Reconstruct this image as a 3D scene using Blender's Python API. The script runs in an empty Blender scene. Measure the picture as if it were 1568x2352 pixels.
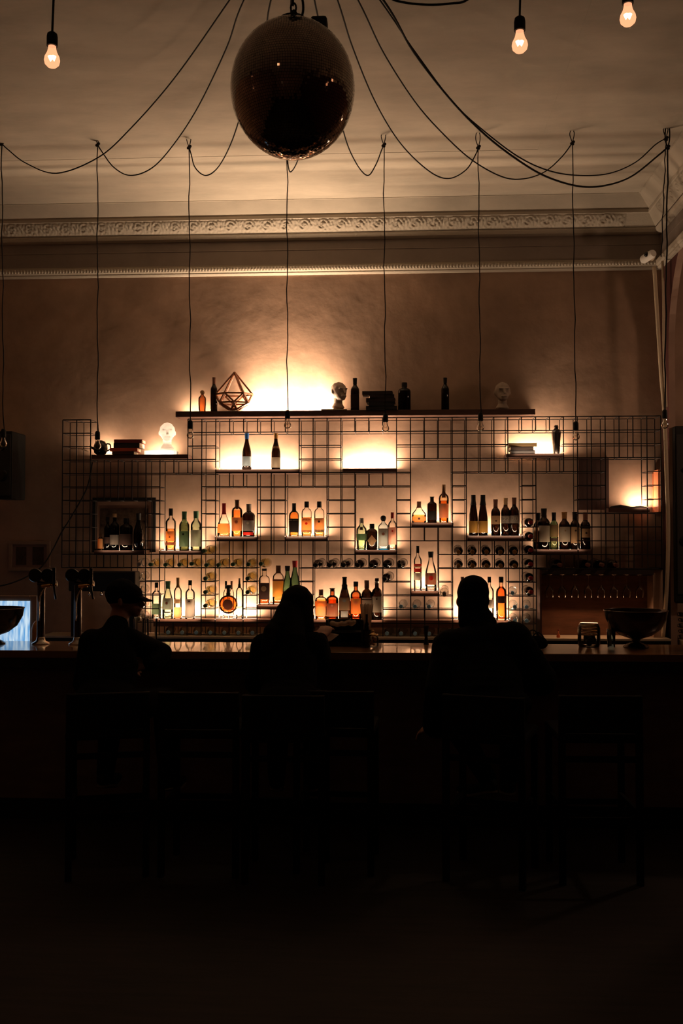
import bpy, bmesh, math, random
from mathutils import Vector, Matrix, noise
random.seed(7)
PI = math.pi
scene = bpy.context.scene
COL = scene.collection

# ------------------------------------------------------------------ camera
F = 2287.0
YAW, PITCH = math.radians(3.17), math.radians(1.60)
EYE = Vector((0, 0, 1.70))
cam_d = bpy.data.cameras.new('camera')
cam = bpy.data.objects.new('camera', cam_d); COL.objects.link(cam)
cam.location = EYE
cam.rotation_euler = (PI/2 + PITCH, 0, YAW)
cam_d.sensor_fit = 'AUTO'; cam_d.sensor_width = 36.0; cam_d.lens = F/2352*36.0
cam_d.clip_start = 0.05; cam_d.clip_end = 60
scene.camera = cam
CR = cam.rotation_euler.to_matrix()

# ------------------------------------------------------------------ world, exposure, lights of the room
scene.view_settings.view_transform = 'Standard'
scene.view_settings.look = 'None'
scene.view_settings.exposure = 0.0
scene.view_settings.gamma = 1.0
scene.view_settings.use_curve_mapping = False
scene.cycles.transparent_max_bounces = 40
scene.cycles.max_bounces = 10
scene.cycles.use_denoising = True
world = bpy.data.worlds.new('world'); scene.world = world; world.use_nodes = True
world.node_tree.nodes['Background'].inputs[0].default_value = (1.0, 0.92, 0.88, 1)
world.node_tree.nodes['Background'].inputs[1].default_value = 0.0022

LED_COL = (1.0, 0.70, 0.46)
FRONT_K = 1.1        # added weak fill along the front edges, no real strip, brightens labels
LED_K = 1.1            # strength of all shelf LED strips
ROOM_COL = (1.0, 0.60, 0.38)

def add_light(name, kind, loc, energy, color, size=0.1, size_y=None, rot=(0,0,0), parent=None, spread=None):
    l = bpy.data.lights.new(name, kind); l.energy = energy; l.color = color
    if kind == 'AREA':
        l.shape = 'RECTANGLE' if size_y else 'SQUARE'
        l.size = size
        if size_y: l.size_y = size_y
        if spread: l.spread = spread
    elif kind in ('POINT', 'SPOT'):
        l.shadow_soft_size = size
    o = bpy.data.objects.new(name, l); COL.objects.link(o)
    o.location = loc; o.rotation_euler = rot
    if parent: o.parent = parent
    return o
# lamp in the side room beyond the arch, and an added unseen fill behind the camera for the bar front
add_light('side_room_lamp', 'POINT', (3.3, 6.9, 3.0), 16, ROOM_COL, 0.1)
add_light('hall_fill', 'POINT', (-1.5, -1.2, 2.4), 1.6, ROOM_COL, 0.08)

# ------------------------------------------------------------------ helpers
def W(px, py, Y):
    """point on the vertical plane at distance Y that the photograph's pixel looks at"""
    d = CR @ Vector(((px-784)/F, (1176-py)/F, -1.0))
    t = (Y-EYE.y)/d.y
    return EYE + d*t
def scale_at(Y): return W(785, 1240, Y).x - W(784, 1240, Y).x     # metres per pixel

def tag(o, label=None, cat=None, group=None, kind=None):
    if label: o['label'] = label
    if cat: o['category'] = cat
    if group: o['group'] = group
    if kind: o['kind'] = kind
    return o
def empty(name, loc=(0,0,0), rz=0.0):
    o = bpy.data.objects.new(name, None); COL.objects.link(o)
    o.location = loc; o.rotation_euler = (0, 0, rz); o.empty_display_size = 0.05
    return o
def link(name, me, mat, parent=None, smooth=False):
    o = bpy.data.objects.new(name, me); COL.objects.link(o)
    if mat is not None and not me.materials: me.materials.append(mat)
    if smooth:
        for p in me.polygons: p.use_smooth = True
    if parent is not None: o.parent = parent
    return o

class MB:
    def __init__(s): s.v = []; s.f = []
    def add(s, vs, fs):
        n = len(s.v); s.v += [tuple(v) for v in vs]; s.f += [tuple(i+n for i in f) for f in fs]
    def box(s, a, b):
        x0,y0,z0 = a; x1,y1,z1 = b
        s.add([(x0,y0,z0),(x1,y0,z0),(x1,y1,z0),(x0,y1,z0),(x0,y0,z1),(x1,y0,z1),(x1,y1,z1),(x0,y1,z1)],
              [(0,3,2,1),(4,5,6,7),(0,1,5,4),(1,2,6,5),(2,3,7,6),(3,0,4,7)])
    def bar(s, a, b, w, h=None):
        a = Vector(a); b = Vector(b); h = h or w
        d = (b-a).normalized(); up = Vector((0,0,1)) if abs(d.z) < .95 else Vector((0,1,0))
        u = d.cross(up).normalized(); v = u.cross(d)
        c = [(-w/2,-h/2),(w/2,-h/2),(w/2,h/2),(-w/2,h/2)]
        s.add([p+u*x+v*y for p in (a,b) for x,y in c], [(0,3,2,1),(4,5,6,7),(0,1,5,4),(1,2,6,5),(2,3,7,6),(3,0,4,7)])
    def tube(s, pts, r, n=8, caps=True):
        pts = [Vector(p) for p in pts]
        rs = r if isinstance(r, (list, tuple)) else [r]*len(pts)
        vs = []; prev = None
        for i, p in enumerate(pts):
            d = (pts[min(i+1, len(pts)-1)] - pts[max(i-1, 0)]).normalized()
            if prev is None:
                up = Vector((0,0,1)) if abs(d.z) < .9 else Vector((1,0,0))
                u = d.cross(up).normalized()
            else:
                u = (prev - d*prev.dot(d)).normalized()
            prev = u; v = d.cross(u)
            vs += [p + (u*math.cos(2*PI*k/n) + v*math.sin(2*PI*k/n))*rs[i] for k in range(n)]
        fs = []
        for i in range(len(pts)-1):
            for k in range(n):
                k2 = (k+1) % n
                fs.append((i*n+k, i*n+k2, (i+1)*n+k2, (i+1)*n+k))
        if caps:
            fs.append(tuple(range(n))[::-1]); fs.append(tuple((len(pts)-1)*n+k for k in range(n)))
        s.add(vs, fs)
    def lathe(s, prof, n=24, ex=2.0, dep=1.0, M=None, close=True):
        """profile of (r, z); ex: 2 round .. 6 square cross-section; dep: depth / width"""
        vs = []
        for r, z in prof:
            for k in range(n):
                t = 2*PI*k/n
                x, y = cs(t, ex, dep)
                vs.append(Vector((x*r, y*r, z)))
        fs = []
        m = len(prof)
        for i in range(m-1):
            for k in range(n):
                k2 = (k+1) % n
                fs.append((i*n+k, i*n+k2, (i+1)*n+k2, (i+1)*n+k))
        if close:
            fs.append(tuple(range(n))[::-1]); fs.append(tuple((m-1)*n+k for k in range(n)))
        if M is not None: vs = [M @ v for v in vs]
        s.add(vs, fs)
    def sphere(s, c, r, n=12, m=8):
        rx, ry, rz = r if isinstance(r, (tuple, list)) else (r, r, r)
        vs = [(c[0], c[1], c[2]-rz)]
        for j in range(1, m):
            a = -PI/2 + PI*j/m
            for k in range(n):
                t = 2*PI*k/n
                vs.append((c[0]+rx*math.cos(a)*math.cos(t), c[1]+ry*math.cos(a)*math.sin(t), c[2]+rz*math.sin(a)))
        vs.append((c[0], c[1], c[2]+rz))
        fs = [(0, 1+(k+1) % n, 1+k) for k in range(n)]
        for j in range(m-2):
            for k in range(n):
                k2 = (k+1) % n
                fs.append((1+j*n+k, 1+j*n+k2, 1+(j+1)*n+k2, 1+(j+1)*n+k))
        L = len(vs)-1
        fs += [(L, 1+(m-2)*n+k, 1+(m-2)*n+(k+1) % n) for k in range(n)]
        s.add(vs, fs)
    def mesh(s, name):
        me = bpy.data.meshes.new(name); me.from_pydata(s.v, [], s.f); me.update()
        return me
    def build(s, name, mat, parent=None, smooth=False, bevel=0, auto=None):
        me = s.mesh(name)
        o = link(name, me, mat, parent, smooth)
        if smooth and auto is not None: sharp(me, auto)
        if bevel:
            m = o.modifiers.new('bevel', 'BEVEL'); m.width = bevel; m.segments = 2; m.limit_method = 'ANGLE'
        return o
def sharp(me, deg=35):
    bm = bmesh.new(); bm.from_mesh(me)
    for e in bm.edges:
        if len(e.link_faces) == 2 and e.calc_face_angle(0) > math.radians(deg): e.smooth = False
    bm.to_mesh(me); bm.free()
def cs(t, ex=2.0, dep=1.0):
    """cross-section point at angle t measured from the side that faces the room (-Y)"""
    x, y = math.sin(t), -math.cos(t)
    if ex > 2:
        r = (abs(x)**ex + abs(y)**ex)**(-1/ex)
        x *= r; y *= r
    return x, y*dep
def smooth_path(pts, sub=6):
    pts = [Vector(p) for p in pts]; out = []
    for i in range(len(pts)-1):
        p0 = pts[max(i-1,0)]; p1 = pts[i]; p2 = pts[i+1]; p3 = pts[min(i+2,len(pts)-1)]
        for k in range(sub):
            t = k/sub
            out.append(.5*((2*p1)+(p2-p0)*t+(2*p0-5*p1+4*p2-p3)*t*t+(3*p1-p0-3*p2+p3)*t**3))
    out.append(pts[-1]); return out

# ------------------------------------------------------------------ materials
MATS = {}
def pbr(name, col, rough=.6, metal=0, spec=.5, bump=None, var=None, coat=0):
    if name in MATS: return MATS[name]
    m = bpy.data.materials.new(name); m.use_nodes = True; nt = m.node_tree; b = nt.nodes['Principled BSDF']
    b.inputs['Base Color'].default_value = (*col, 1); b.inputs['Roughness'].default_value = rough
    b.inputs['Metallic'].default_value = metal; b.inputs['Specular IOR Level'].default_value = spec
    b.inputs['Coat Weight'].default_value = coat
    if var or bump:
        tc = nt.nodes.new('ShaderNodeTexCoord')
    if var:   # (scale, strength, stretch xyz)
        sc, amt, st = var
        mp = nt.nodes.new('ShaderNodeMapping'); mp.inputs['Scale'].default_value = st
        nz = nt.nodes.new('ShaderNodeTexNoise'); nz.inputs['Scale'].default_value = sc; nz.inputs['Detail'].default_value = 6
        nz.inputs['Roughness'].default_value = .65
        cr = nt.nodes.new('ShaderNodeValToRGB')
        cr.color_ramp.elements[0].position = .3; cr.color_ramp.elements[1].position = .7
        cr.color_ramp.elements[0].color = (*[c*(1-amt) for c in col], 1); cr.color_ramp.elements[1].color = (*[min(1, c*(1+amt)) for c in col], 1)
        nt.links.new(tc.outputs['Object'], mp.inputs[0]); nt.links.new(mp.outputs[0], nz.inputs['Vector'])
        nt.links.new(nz.outputs['Fac'], cr.inputs[0]); nt.links.new(cr.outputs[0], b.inputs['Base Color'])
    if bump:
        sc, st = bump
        nz = nt.nodes.new('ShaderNodeTexNoise'); nz.inputs['Scale'].default_value = sc; nz.inputs['Detail'].default_value = 8
        bp = nt.nodes.new('ShaderNodeBump'); bp.inputs['Strength'].default_value = st; bp.inputs['Distance'].default_value = .01
        nt.links.new(tc.outputs['Object'], nz.inputs['Vector']); nt.links.new(nz.outputs['Fac'], bp.inputs['Height'])
        nt.links.new(bp.outputs[0], b.inputs['Normal'])
    MATS[name] = m; return m
def emit(name, col, strength):
    if name in MATS: return MATS[name]
    m = bpy.data.materials.new(name); m.use_nodes = True; nt = m.node_tree
    nt.nodes.remove(nt.nodes['Principled BSDF'])
    e = nt.nodes.new('ShaderNodeEmission'); e.inputs[0].default_value = (*col, 1); e.inputs[1].default_value = strength
    nt.links.new(e.outputs[0], nt.nodes['Material Output'].inputs[0]); MATS[name] = m; return m
def glass(name, tint, edge=(.02,.015,.01), edge_amt=.55, gloss=.06, diffuse=0.0, dcol=None):
    """thin-walled glass: tinted transparency, fresnel reflection and darker thick rims"""
    if name in MATS: return MATS[name]
    m = bpy.data.materials.new(name); m.use_nodes = True; nt = m.node_tree; N = nt.nodes; Lk = nt.links
    N.remove(N['Principled BSDF'])
    tr = N.new('ShaderNodeBsdfTransparent'); tr.inputs[0].default_value = (*tint, 1)
    te = N.new('ShaderNodeBsdfTransparent'); te.inputs[0].default_value = (*[t*.25+e*.5 for t, e in zip(tint, edge)], 1)
    lw = N.new('ShaderNodeLayerWeight'); lw.inputs[0].default_value = .25
    pw = N.new('ShaderNodeMath'); pw.operation = 'MULTIPLY'; pw.inputs[1].default_value = edge_amt
    mx = N.new('ShaderNodeMixShader')
    gl = N.new('ShaderNodeBsdfGlossy'); gl.inputs['Roughness'].default_value = gloss
    fr = N.new('ShaderNodeFresnel'); fr.inputs[0].default_value = 1.45
    m2 = N.new('ShaderNodeMixShader')
    Lk.new(lw.outputs['Facing'], pw.inputs[0]); Lk.new(pw.outputs[0], mx.inputs[0])
    Lk.new(tr.outputs[0], mx.inputs[1]); Lk.new(te.outputs[0], mx.inputs[2])
    Lk.new(fr.outputs[0], m2.inputs[0]); Lk.new(mx.outputs[0], m2.inputs[1]); Lk.new(gl.outputs[0], m2.inputs[2])
    out = m2
    if diffuse:
        df = N.new('ShaderNodeBsdfTranslucent'); df.inputs[0].default_value = (*(dcol or tint), 1)
        m3 = N.new('ShaderNodeMixShader'); m3.inputs[0].default_value = diffuse
        Lk.new(m2.outputs[0], m3.inputs[1]); Lk.new(df.outputs[0], m3.inputs[2]); out = m3
    Lk.new(out.outputs[0], N['Material Output'].inputs[0]); MATS[name] = m; return m
def paper(name, col, trans=.45):
    """a printed label: lit from the front and glowing through a little when lit from behind"""
    if name in MATS: return MATS[name]
    m = bpy.data.materials.new(name); m.use_nodes = True; nt = m.node_tree; N = nt.nodes; Lk = nt.links
    N.remove(N['Principled BSDF'])
    a = N.new('ShaderNodeBsdfDiffuse'); a.inputs[0].default_value = (*col, 1)
    b = N.new('ShaderNodeBsdfTranslucent'); b.inputs[0].default_value = (*col, 1)
    x = N.new('ShaderNodeMixShader'); x.inputs[0].default_value = trans
    Lk.new(a.outputs[0], x.inputs[1]); Lk.new(b.outputs[0], x.inputs[2]); Lk.new(x.outputs[0], N['Material Output'].inputs[0])
    MATS[name] = m; return m

M_wall = pbr('wall_plaster', (.36, .235, .165), .9, bump=(5, .6), var=(1.7, .28, (1,1,1)))
M_wall2 = pbr('side_plaster', (.38, .25, .19), .9, bump=(9, .2), var=(2.0, .15, (1,1,1)))
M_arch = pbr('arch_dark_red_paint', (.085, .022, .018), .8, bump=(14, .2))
M_ceil = pbr('ceiling_plaster', (.50, .44, .36), .95, bump=(7, .3), var=(1.1, .2, (1, 2.4, 1)))
M_mould = pbr('stucco_moulding', (.48, .42, .34), .85, bump=(60, .3))
M_frieze = pbr('frieze_paint', (.25, .20, .17), .9, var=(3, .12, (1,1,1)))
M_floor = pbr('dark_floorboards', (.03, .022, .018), .7, var=(2.5, .4, (1, 9, 1)))
M_barwood = pbr('bar_top_wood', (.24, .115, .045), .28, spec=.5, var=(3, .35, (.6, 14, 1)), coat=.8)
M_barfront = pbr('bar_front_panel', (.20, .13, .10), .8, var=(4, .25, (1,1,3)))
M_barback = pbr('bar_edge_black', (.012, .010, .009), .5)
M_shelf = pbr('dark_shelf_wood', (.075, .03, .018), .6, var=(6, .35, (1, 8, 8)))
M_plank = pbr('reddish_plank_wood', (.16, .06, .03), .55, var=(6, .4, (1, 8, 8)))
M_rod = pbr('black_steel_rod', (.018, .012, .010), .7)
M_black = pbr('black_plastic', (.010, .009, .008), .65, spec=.3)
M_glossblack = pbr('gloss_black', (.01, .01, .01), .12)
M_cord = pbr('black_cloth_cord', (.010, .008, .007), .85)
M_chrome = pbr('chrome', (.75, .70, .62), .18, metal=1)
M_darkchrome = pbr('dark_steel', (.12, .10, .09), .25, metal=1)
M_brass = pbr('brass', (.70, .45, .2), .25, metal=1)
M_mirror = pbr('mirror_tile', (.42, .35, .30), .04, metal=1)
M_core = pbr('ball_core', (.02, .016, .013), .7)
M_cream = pbr('cream_worktop', (.55, .45, .32), .5)
M_pipe = pbr('pipe_paint', (.60, .48, .34), .6)
M_white = pbr('white_plaster_cast', (.80, .76, .70), .6)
M_greycast = pbr('grey_plaster_cast', (.42, .33, .26), .7)
M_copper = pbr('wooden_lantern_frame', (.30, .12, .055), .5, var=(9, .3, (1,1,1)))
M_cabin = pbr('cabinet_brown_board', (.17, .07, .035), .6, var=(3, .35, (1, 1, 6)))
M_cabdark = pbr('cabinet_dark_board', (.035, .018, .012), .7)
M_cloth = pbr('black_cloth', (.006, .006, .0065), 1, spec=.1)
M_cloth2 = pbr('dark_coat', (.006, .0058, .006), 1, spec=.1)
M_jeans = pbr('dark_trousers', (.006, .006, .007), 1, spec=.1)
M_skin = pbr('skin', (.36, .17, .11), .6)
M_hair = pbr('dark_hair', (.007, .005, .004), .9, spec=.1)
M_stool = pbr('dark_stool_wood', (.008, .006, .005), .85, spec=.2)
M_sole = pbr('rubber_sole', (.25, .2, .15), .8)
G_clear = glass('clear_glass', (.95,.945,.93), edge_amt=.42)
G_thin = glass('bulb_glass', (.93, .90, .85), edge_amt=.5, gloss=.03)
G_green = glass('green_glass', (.34,.50,.36), edge_amt=.8)
G_ltgreen = glass('pale_green_glass', (.66,.78,.68), edge_amt=.75)
G_dgreen = glass('dark_green_glass', (.28,.34,.22), edge_amt=.9)
G_brown = glass('brown_glass', (.60,.33,.17), edge_amt=.85)
G_dark = glass('near_black_glass', (.09,.055,.04), edge_amt=.9)
G_blue = glass('pale_blue_glass', (.74,.87,.93), edge_amt=.7)
G_amber = glass('amber_glass', (.97,.86,.68), edge_amt=.8)
G_white = glass('straw_wine_glass', (.92,.86,.60), edge_amt=.45)
G_red = glass('red_glass', (1,.85,.7), edge_amt=.7)
G_pet = glass('water_bottle_plastic', (.88,.93,.95), edge_amt=.5, gloss=.12)
L_amber = glass('amber_liquid', (.93,.63,.34), edge_amt=.6)
L_deep = glass('deep_amber_liquid', (.85,.45,.20), edge_amt=.6)
L_dark = glass('dark_liquid', (.30,.15,.10), edge_amt=.5)
L_orange = glass('orange_liquid', (1,.52,.26), edge_amt=.5)
L_clear = glass('clear_liquid', (.96,.95,.92), edge_amt=.3)
L_green = glass('green_liquid', (.80,.92,.78), edge_amt=.3)
GL = dict(clear=G_clear, green=G_green, ltgreen=G_ltgreen, dgreen=G_dgreen, brown=G_brown, dark=G_dark, blue=G_blue, amber=G_amber, red=G_red)
LQ = dict(amber=L_amber, deep=L_deep, dark=L_dark, orange=L_orange, clear=L_clear, green=L_green)
P = {k: paper('label_'+k, c, t) for k, c, t in [
    ('black', (.015,.013,.012), .1), ('cream', (.55,.45,.33), 0.6), ('white', (.8,.76,.7), 0.6), ('grey', (.28,.25,.22), .3),
    ('orange', (.75,.36,.14), 0.6), ('tan', (.55,.34,.18), 0.6), ('ochre', (.42,.22,.05), 0.5), ('pink', (.85,.42,.32), 0.6), ('dgreen', (.10,.14,.08), .3),
    ('brown', (.20,.07,.04), .3), ('red', (.55,.03,.02), .3), ('dark', (.05,.03,.025), .2), ('bronze', (.36,.22,.12), 0.5),
    ('paleblue', (.45,.55,.6), .4), ('blue', (.02,.25,.55), .4), ('yellow', (.75,.48,.12), 0.6), ('grape', (.30,.25,.21), 0.55)]}
CAPM = dict(black=M_black, red=pbr('red_wax', (.30, .02, .02), .4), brown=pbr('brown_cap', (.16,.06,.035), .5), wood=pbr('cork_wood', (.40,.26,.14), .7),
            grey=pbr('grey_cap', (.2,.17,.14), .5), blue=pbr('blue_foil', (.03,.16,.50), .4), green=pbr('green_foil', (.05,.13,.06), .5),
            tan=pbr('tan_foil', (.45,.28,.14), .5), gold=pbr('gold_foil', (.55,.3,.1), .35, metal=.6), silver=pbr('silver_pourer', (.7,.66,.6), .3, metal=.8),
            orange=pbr('orange_foil', (.65,.2,.05), .5), bluecap=pbr('light_blue_cap', (.30,.62,.90), .5))

# ------------------------------------------------------------------ the room
YW, H = 8.30, 4.50
XL, XR = -3.95, 2.18
def struct(o): o['kind'] = 'structure'; return o
def S(name, mat): 
    return name, mat
m = MB(); m.box((XL-.2, YW, 0), (6.2, YW+.2, H)); struct(m.build('wall_back', M_wall))
m = MB(); m.box((XL-.2, -3, 0), (XL, YW, H)); struct(m.build('wall_left', M_wall))
m = MB(); m.box((XL-.2, -3.2, 0), (6.2, -3, H)); struct(m.build('wall_front', M_wall2))
m = MB(); m.box((6.0, -3, 0), (6.2, YW, H)); struct(m.build('wall_side_room', M_wall2))
m = MB(); m.box((XL-.2, -3.2, H), (6.2, YW+.2, H+.2)); struct(m.build('ceiling', M_ceil))
m = MB(); m.box((XL-.2, -3.2, -.2), (6.2, YW+.2, 0)); struct(m.build('floor', M_floor))
# right wall with an arched opening: the jamb stands 0.2 m in front of the back wall
m = MB()
ys0, ys1, zs = 8.09, 5.55, 3.22         # springing line
yc, rr = (ys0+ys1)/2, (ys0-ys1)/2
T = .05
arc = [(yc + rr*math.cos(PI*k/24), zs + rr*.86*math.sin(PI*k/24)) for k in range(25)]
m.box((XR, ys0, 0), (XR+T, YW, H)); m.box((XR, -3, 0), (XR+T, ys1, H))
for (ya, za), (yb, zb) in zip(arc, arc[1:]):
    m.add([(XR,ya,za),(XR,yb,zb),(XR,yb,H),(XR,ya,H),(XR+T,ya,za),(XR+T,yb,zb),(XR+T,yb,H),(XR+T,ya,H)],
          [(0,1,2,3),(7,6,5,4),(0,4,5,1)])
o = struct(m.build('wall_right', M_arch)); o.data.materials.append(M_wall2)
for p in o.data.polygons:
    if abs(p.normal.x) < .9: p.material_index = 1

def run_profile(name, prof, mat, side='back', x1=None):
    """prof: (projection from wall, z) polyline swept along the back wall, or along the right wall"""
    m = MB()
    vs = []
    for p, z in prof:
        if side == 'back': vs += [(XL, YW-p, z), (XR-p, YW-p, z)]
        else: vs += [(XR-p, YW-p, z), (XR-p, -3, z)]
    fs = [(2*i, 2*i+1, 2*i+3, 2*i+2) for i in range(len(prof)-1)]
    if side == 'back': fs = [f[::-1] for f in fs]
    m.add(vs, fs)
    return struct(m.build(name, mat))
def zpx(py, Y=8.25): return W(784, py, Y).z
z628, z605, z545, z534, z505, z498, z452 = [zpx(a) for a in (627, 604, 547, 536, 507, 499, 452)]
low = [(0, z628), (.02, z628), (.035, z628+.012), (.035, z628+.022), (.05, z628+.03), (.055, z605-.022), (.035, z605-.014), (.04, z605-.003), (0, z605)]
up = [(0, z545), (.02, z545+.002), (.045, z545+.012), (.055, z534-.004), (.055, z534+.004), (.05, z534+.008), (.05, z534+.012)]
up2 = [(.12, z505-.004), (.128, z505+.002), (.128, z498-.004), (.118, z498)]
cove = [(.118, z498), (.215, H-.004), (.225, H-.004), (.225, H)]
for sd in ('back', 'right'):
    k = 0 if sd == 'back' else 5
    run_profile('trim_%d' % (1+k), low, M_mould, sd)
    run_profile('trim_%d' % (2+k), [(0.002, z605), (0.002, z545-.085), (.006, z545-.082), (.006, z545-.078), (.002, z545-.075), (.002, z545)], M_frieze, sd)
    run_profile('trim_%d' % (3+k), up, M_mould, sd)
    run_profile('trim_%d' % (4+k), up2 + cove[1:], M_ceil, sd)
# ceiling step lines (shallow raised frame on the ceiling)
def flat_frame(name, inset, w, h):
    m = MB(); a, b = inset, inset+w
    m.box((XL, YW-b, H-h), (XR-a, YW-a, H)); m.box((XR-b, -3, H-h), (XR-a, YW-b, H))
    return struct(m.build(name, M_ceil))
flat_frame('trim_11', 1.13, .035, .002)
# ornament band between the two fillets: rows of acanthus relief, real height
def ornament(name, side):
    m = MB()
    z0, z1 = z534+.012, z505-.004
    if side == 'back': a0, a1 = XL+.62, XR-.30
    else: a0, a1 = YW-.30, 3.0
    L = abs(a1-a0); nx = int(L/.010); nz = 14
    pitch = .155
    vs = []
    for i in range(nx+1):
        u = i/nx*L
        for j in range(nz+1):
            v = j/nz
            ph = (u/pitch) % 1.0; cx = ph-.5
            r = math.hypot(cx*pitch*1.0, (v-.5)*(z1-z0))/(z1-z0)
            sc = math.sin(r*22 + math.atan2(v-.5, cx)*3)
            leaf = .5+.5*math.sin(u*2*PI/.031 + 5*v)*math.sin(v*PI*3+math.sin(u*40))
            h = (.012*max(0, sc)+.013*leaf + .006*noise.noise(Vector((u*55, v*6, 3))))*math.sin(PI*min(1, max(0, v*1.02)))**.4
            edge = min(1, i/3, (nx-i)/3)
            base = .055 + .065*v
            p = base + max(0, h)*edge
            z = z0+v*(z1-z0)
            if side == 'back': vs.append((a0+u, YW-p, z))
            else: vs.append((XR-p, a0-u, z))
    fs = [(i*(nz+1)+j, (i+1)*(nz+1)+j, (i+1)*(nz+1)+j+1, i*(nz+1)+j+1) for i in range(nx) for j in range(nz)]
    m.add(vs, fs)
    struct(m.build(name, M_mould, smooth=True))
    m = MB()   # plain ground behind the relief
    if side == 'back': m.add([(XL, YW-.055, z0), (XR-.055, YW-.055, z0), (XR-.12, YW-.12, z1), (XL, YW-.12, z1)], [(0,1,2,3)])
    else: m.add([(XR-.055, YW-.055, z0), (XR-.055, -3, z0), (XR-.12, -3, z1), (XR-.12, YW-.12, z1)], [(0,1,2,3)])
    struct(m.build(name.replace('trim_', 'trim_2'), M_mould))
ornament('trim_5', 'back'); ornament('trim_10', 'right')
# bead row of the lower moulding
m = MB()
u = XL
while u < XR-.06:
    m.sphere((u+.012, YW-.052, (z628+.03+z605-.022)/2), (.0105, .012, .016), 6, 5); u += .026
m.v = [tuple(v) for v in m.v]
struct(m.build('trim_12', M_mould, smooth=True))

# ------------------------------------------------------------------ shelves with LED strips
M_led = emit('led_strip', (1.0, .80, .58), 5)
SH = {}
def shelf(key, px0, px1, yt, yb, label, Yf=8.085, Yb=8.255, leds=(), mat=None, group=None, wall=False):
    z1 = W((px0+px1)/2, yt, Yf).z; z0 = W((px0+px1)/2, yb, Yf).z
    x0 = W(px0, yt, Yf).x; x1 = W(px1, yt, Yf).x
    t = empty('wall_shelf', ((x0+x1)/2, (Yf+Yb)/2, z0))
    o = MB(); yb2 = YW if wall else Yb
    o.box((x0-t.location.x, Yf-t.location.y, 0), (x1-t.location.x, yb2-t.location.y, z1-z0))
    o.build('board', mat or M_shelf, t, bevel=.002)
    tag(t, label, 'shelf', group)
    for (a, b, pw) in leds:
        xa, xb = W(a, yt, Yb).x, W(b, yt, Yb).x
        yl = (Yb-.018 if not wall else YW-.055)
        zl = z1+.002
        s = MB(); s.box((xa-t.location.x, yl-.004-t.location.y, zl-z0-.004), (xb-t.location.x, yl+.004-t.location.y, zl-z0-.0008))
        s.build('led_strip', M_led, t)
        add_light('led_light', 'AREA', ((xa+xb)/2-t.location.x, yl-t.location.y, zl-z0+.004), pw*(xb-xa)*LED_K, LED_COL, xb-xa, .010, (PI, 0, 0), t)
        if not wall and key != 'D' and key != 'B':
            add_light('label_fill', 'AREA', ((xa+xb)/2-t.location.x, Yf-.030-t.location.y, z1-z0+.002), FRONT_K*(xb-xa), LED_COL, xb-xa, .006, (math.radians(140), 0, 0), t)  # added fill light before the shelf, lifts the bottle labels
    SH[key] = z1
    return t
shelf('T', 403, 1229, 942, 955, 'long dark board shelf above the wire rack with glow behind it', leds=[(422, 480, 9), (560, 765, 30)], wall=True)
for _x in (600, 668, 735):
    add_light('shelf_uplight', 'AREA', (W(_x, 940, 8.2).x, 8.20, SH['T']+.02), 3.5, LED_COL, .05, .05, (PI-.10, 0, 0), spread=math.radians(110))
shelf('D', 210, 431, 1044, 1054, 'dark shelf at upper left of rack holding books and glowing head', leds=[(222, 262, 14), (340, 400, 9)])
shelf('A', 496, 687, 1078, 1087, 'dark shelf holding two tall dark bottles under the long board', leds=[(500, 684, 22)])
shelf('B', 787, 911, 1076, 1084, 'empty dark shelf with bright glow on the wall behind it', leds=[(790, 908, 30)])
shelf('C', 1162, 1293, 1042, 1050, 'dark shelf at upper right holding books and a cocktail shaker', leds=[(1176, 1290, 22)])
shelf('E', 367, 466, 1265, 1273, 'dark shelf holding three bottles right of the black picture frame', leds=[(372, 463, 17)])
shelf('F', 216, 332, 1264, 1275, 'dark shelf with dim bottles in front of the black picture frame', leds=[(245, 312, 2.0)])
shelf('G', 497, 592, 1233, 1243, 'dark shelf holding three spirit bottles, one with a red wax neck', leds=[(500, 590, 17)])
shelf('H', 656, 753, 1233, 1243, 'dark shelf holding three square whisky bottles in mid rack', leds=[(660, 750, 18)])
shelf('I', 815, 911, 1263, 1273, 'dark shelf holding four gin bottles right of rack centre', leds=[(818, 908, 17)])
shelf('J', 945, 1041, 1201, 1211, 'dark shelf holding a flask, a black bottle and a bourbon bottle', leds=[(948, 1036, 14)])
shelf('K', 1073, 1206, 1231, 1241, 'dark shelf holding two flute bottles and three wine bottles', leds=[(1075, 1200, 12)])
shelf('L', 1224, 1358, 1262, 1273, 'dark shelf holding five labelled wine bottles at right of rack', leds=[(1228, 1330, 7)])
shelf('N', 944, 1008, 1358, 1370, 'short reddish shelf holding two clear bottles below the rack centre', leds=[(947, 1005, 17)], mat=M_plank)
shelf('O', 591, 690, 1389, 1400, 'short dark shelf of whisky and green bottles behind woman', leds=[(594, 686, 9)], mat=M_plank)
shelf('Q', 352, 1168, 1424, 1441, 'long reddish plank shelf low in the rack behind the bar', leds=[(356, 462, 27), (497, 590, 26), (722, 878, 24), (1042, 1166, 28)], mat=M_plank)

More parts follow.
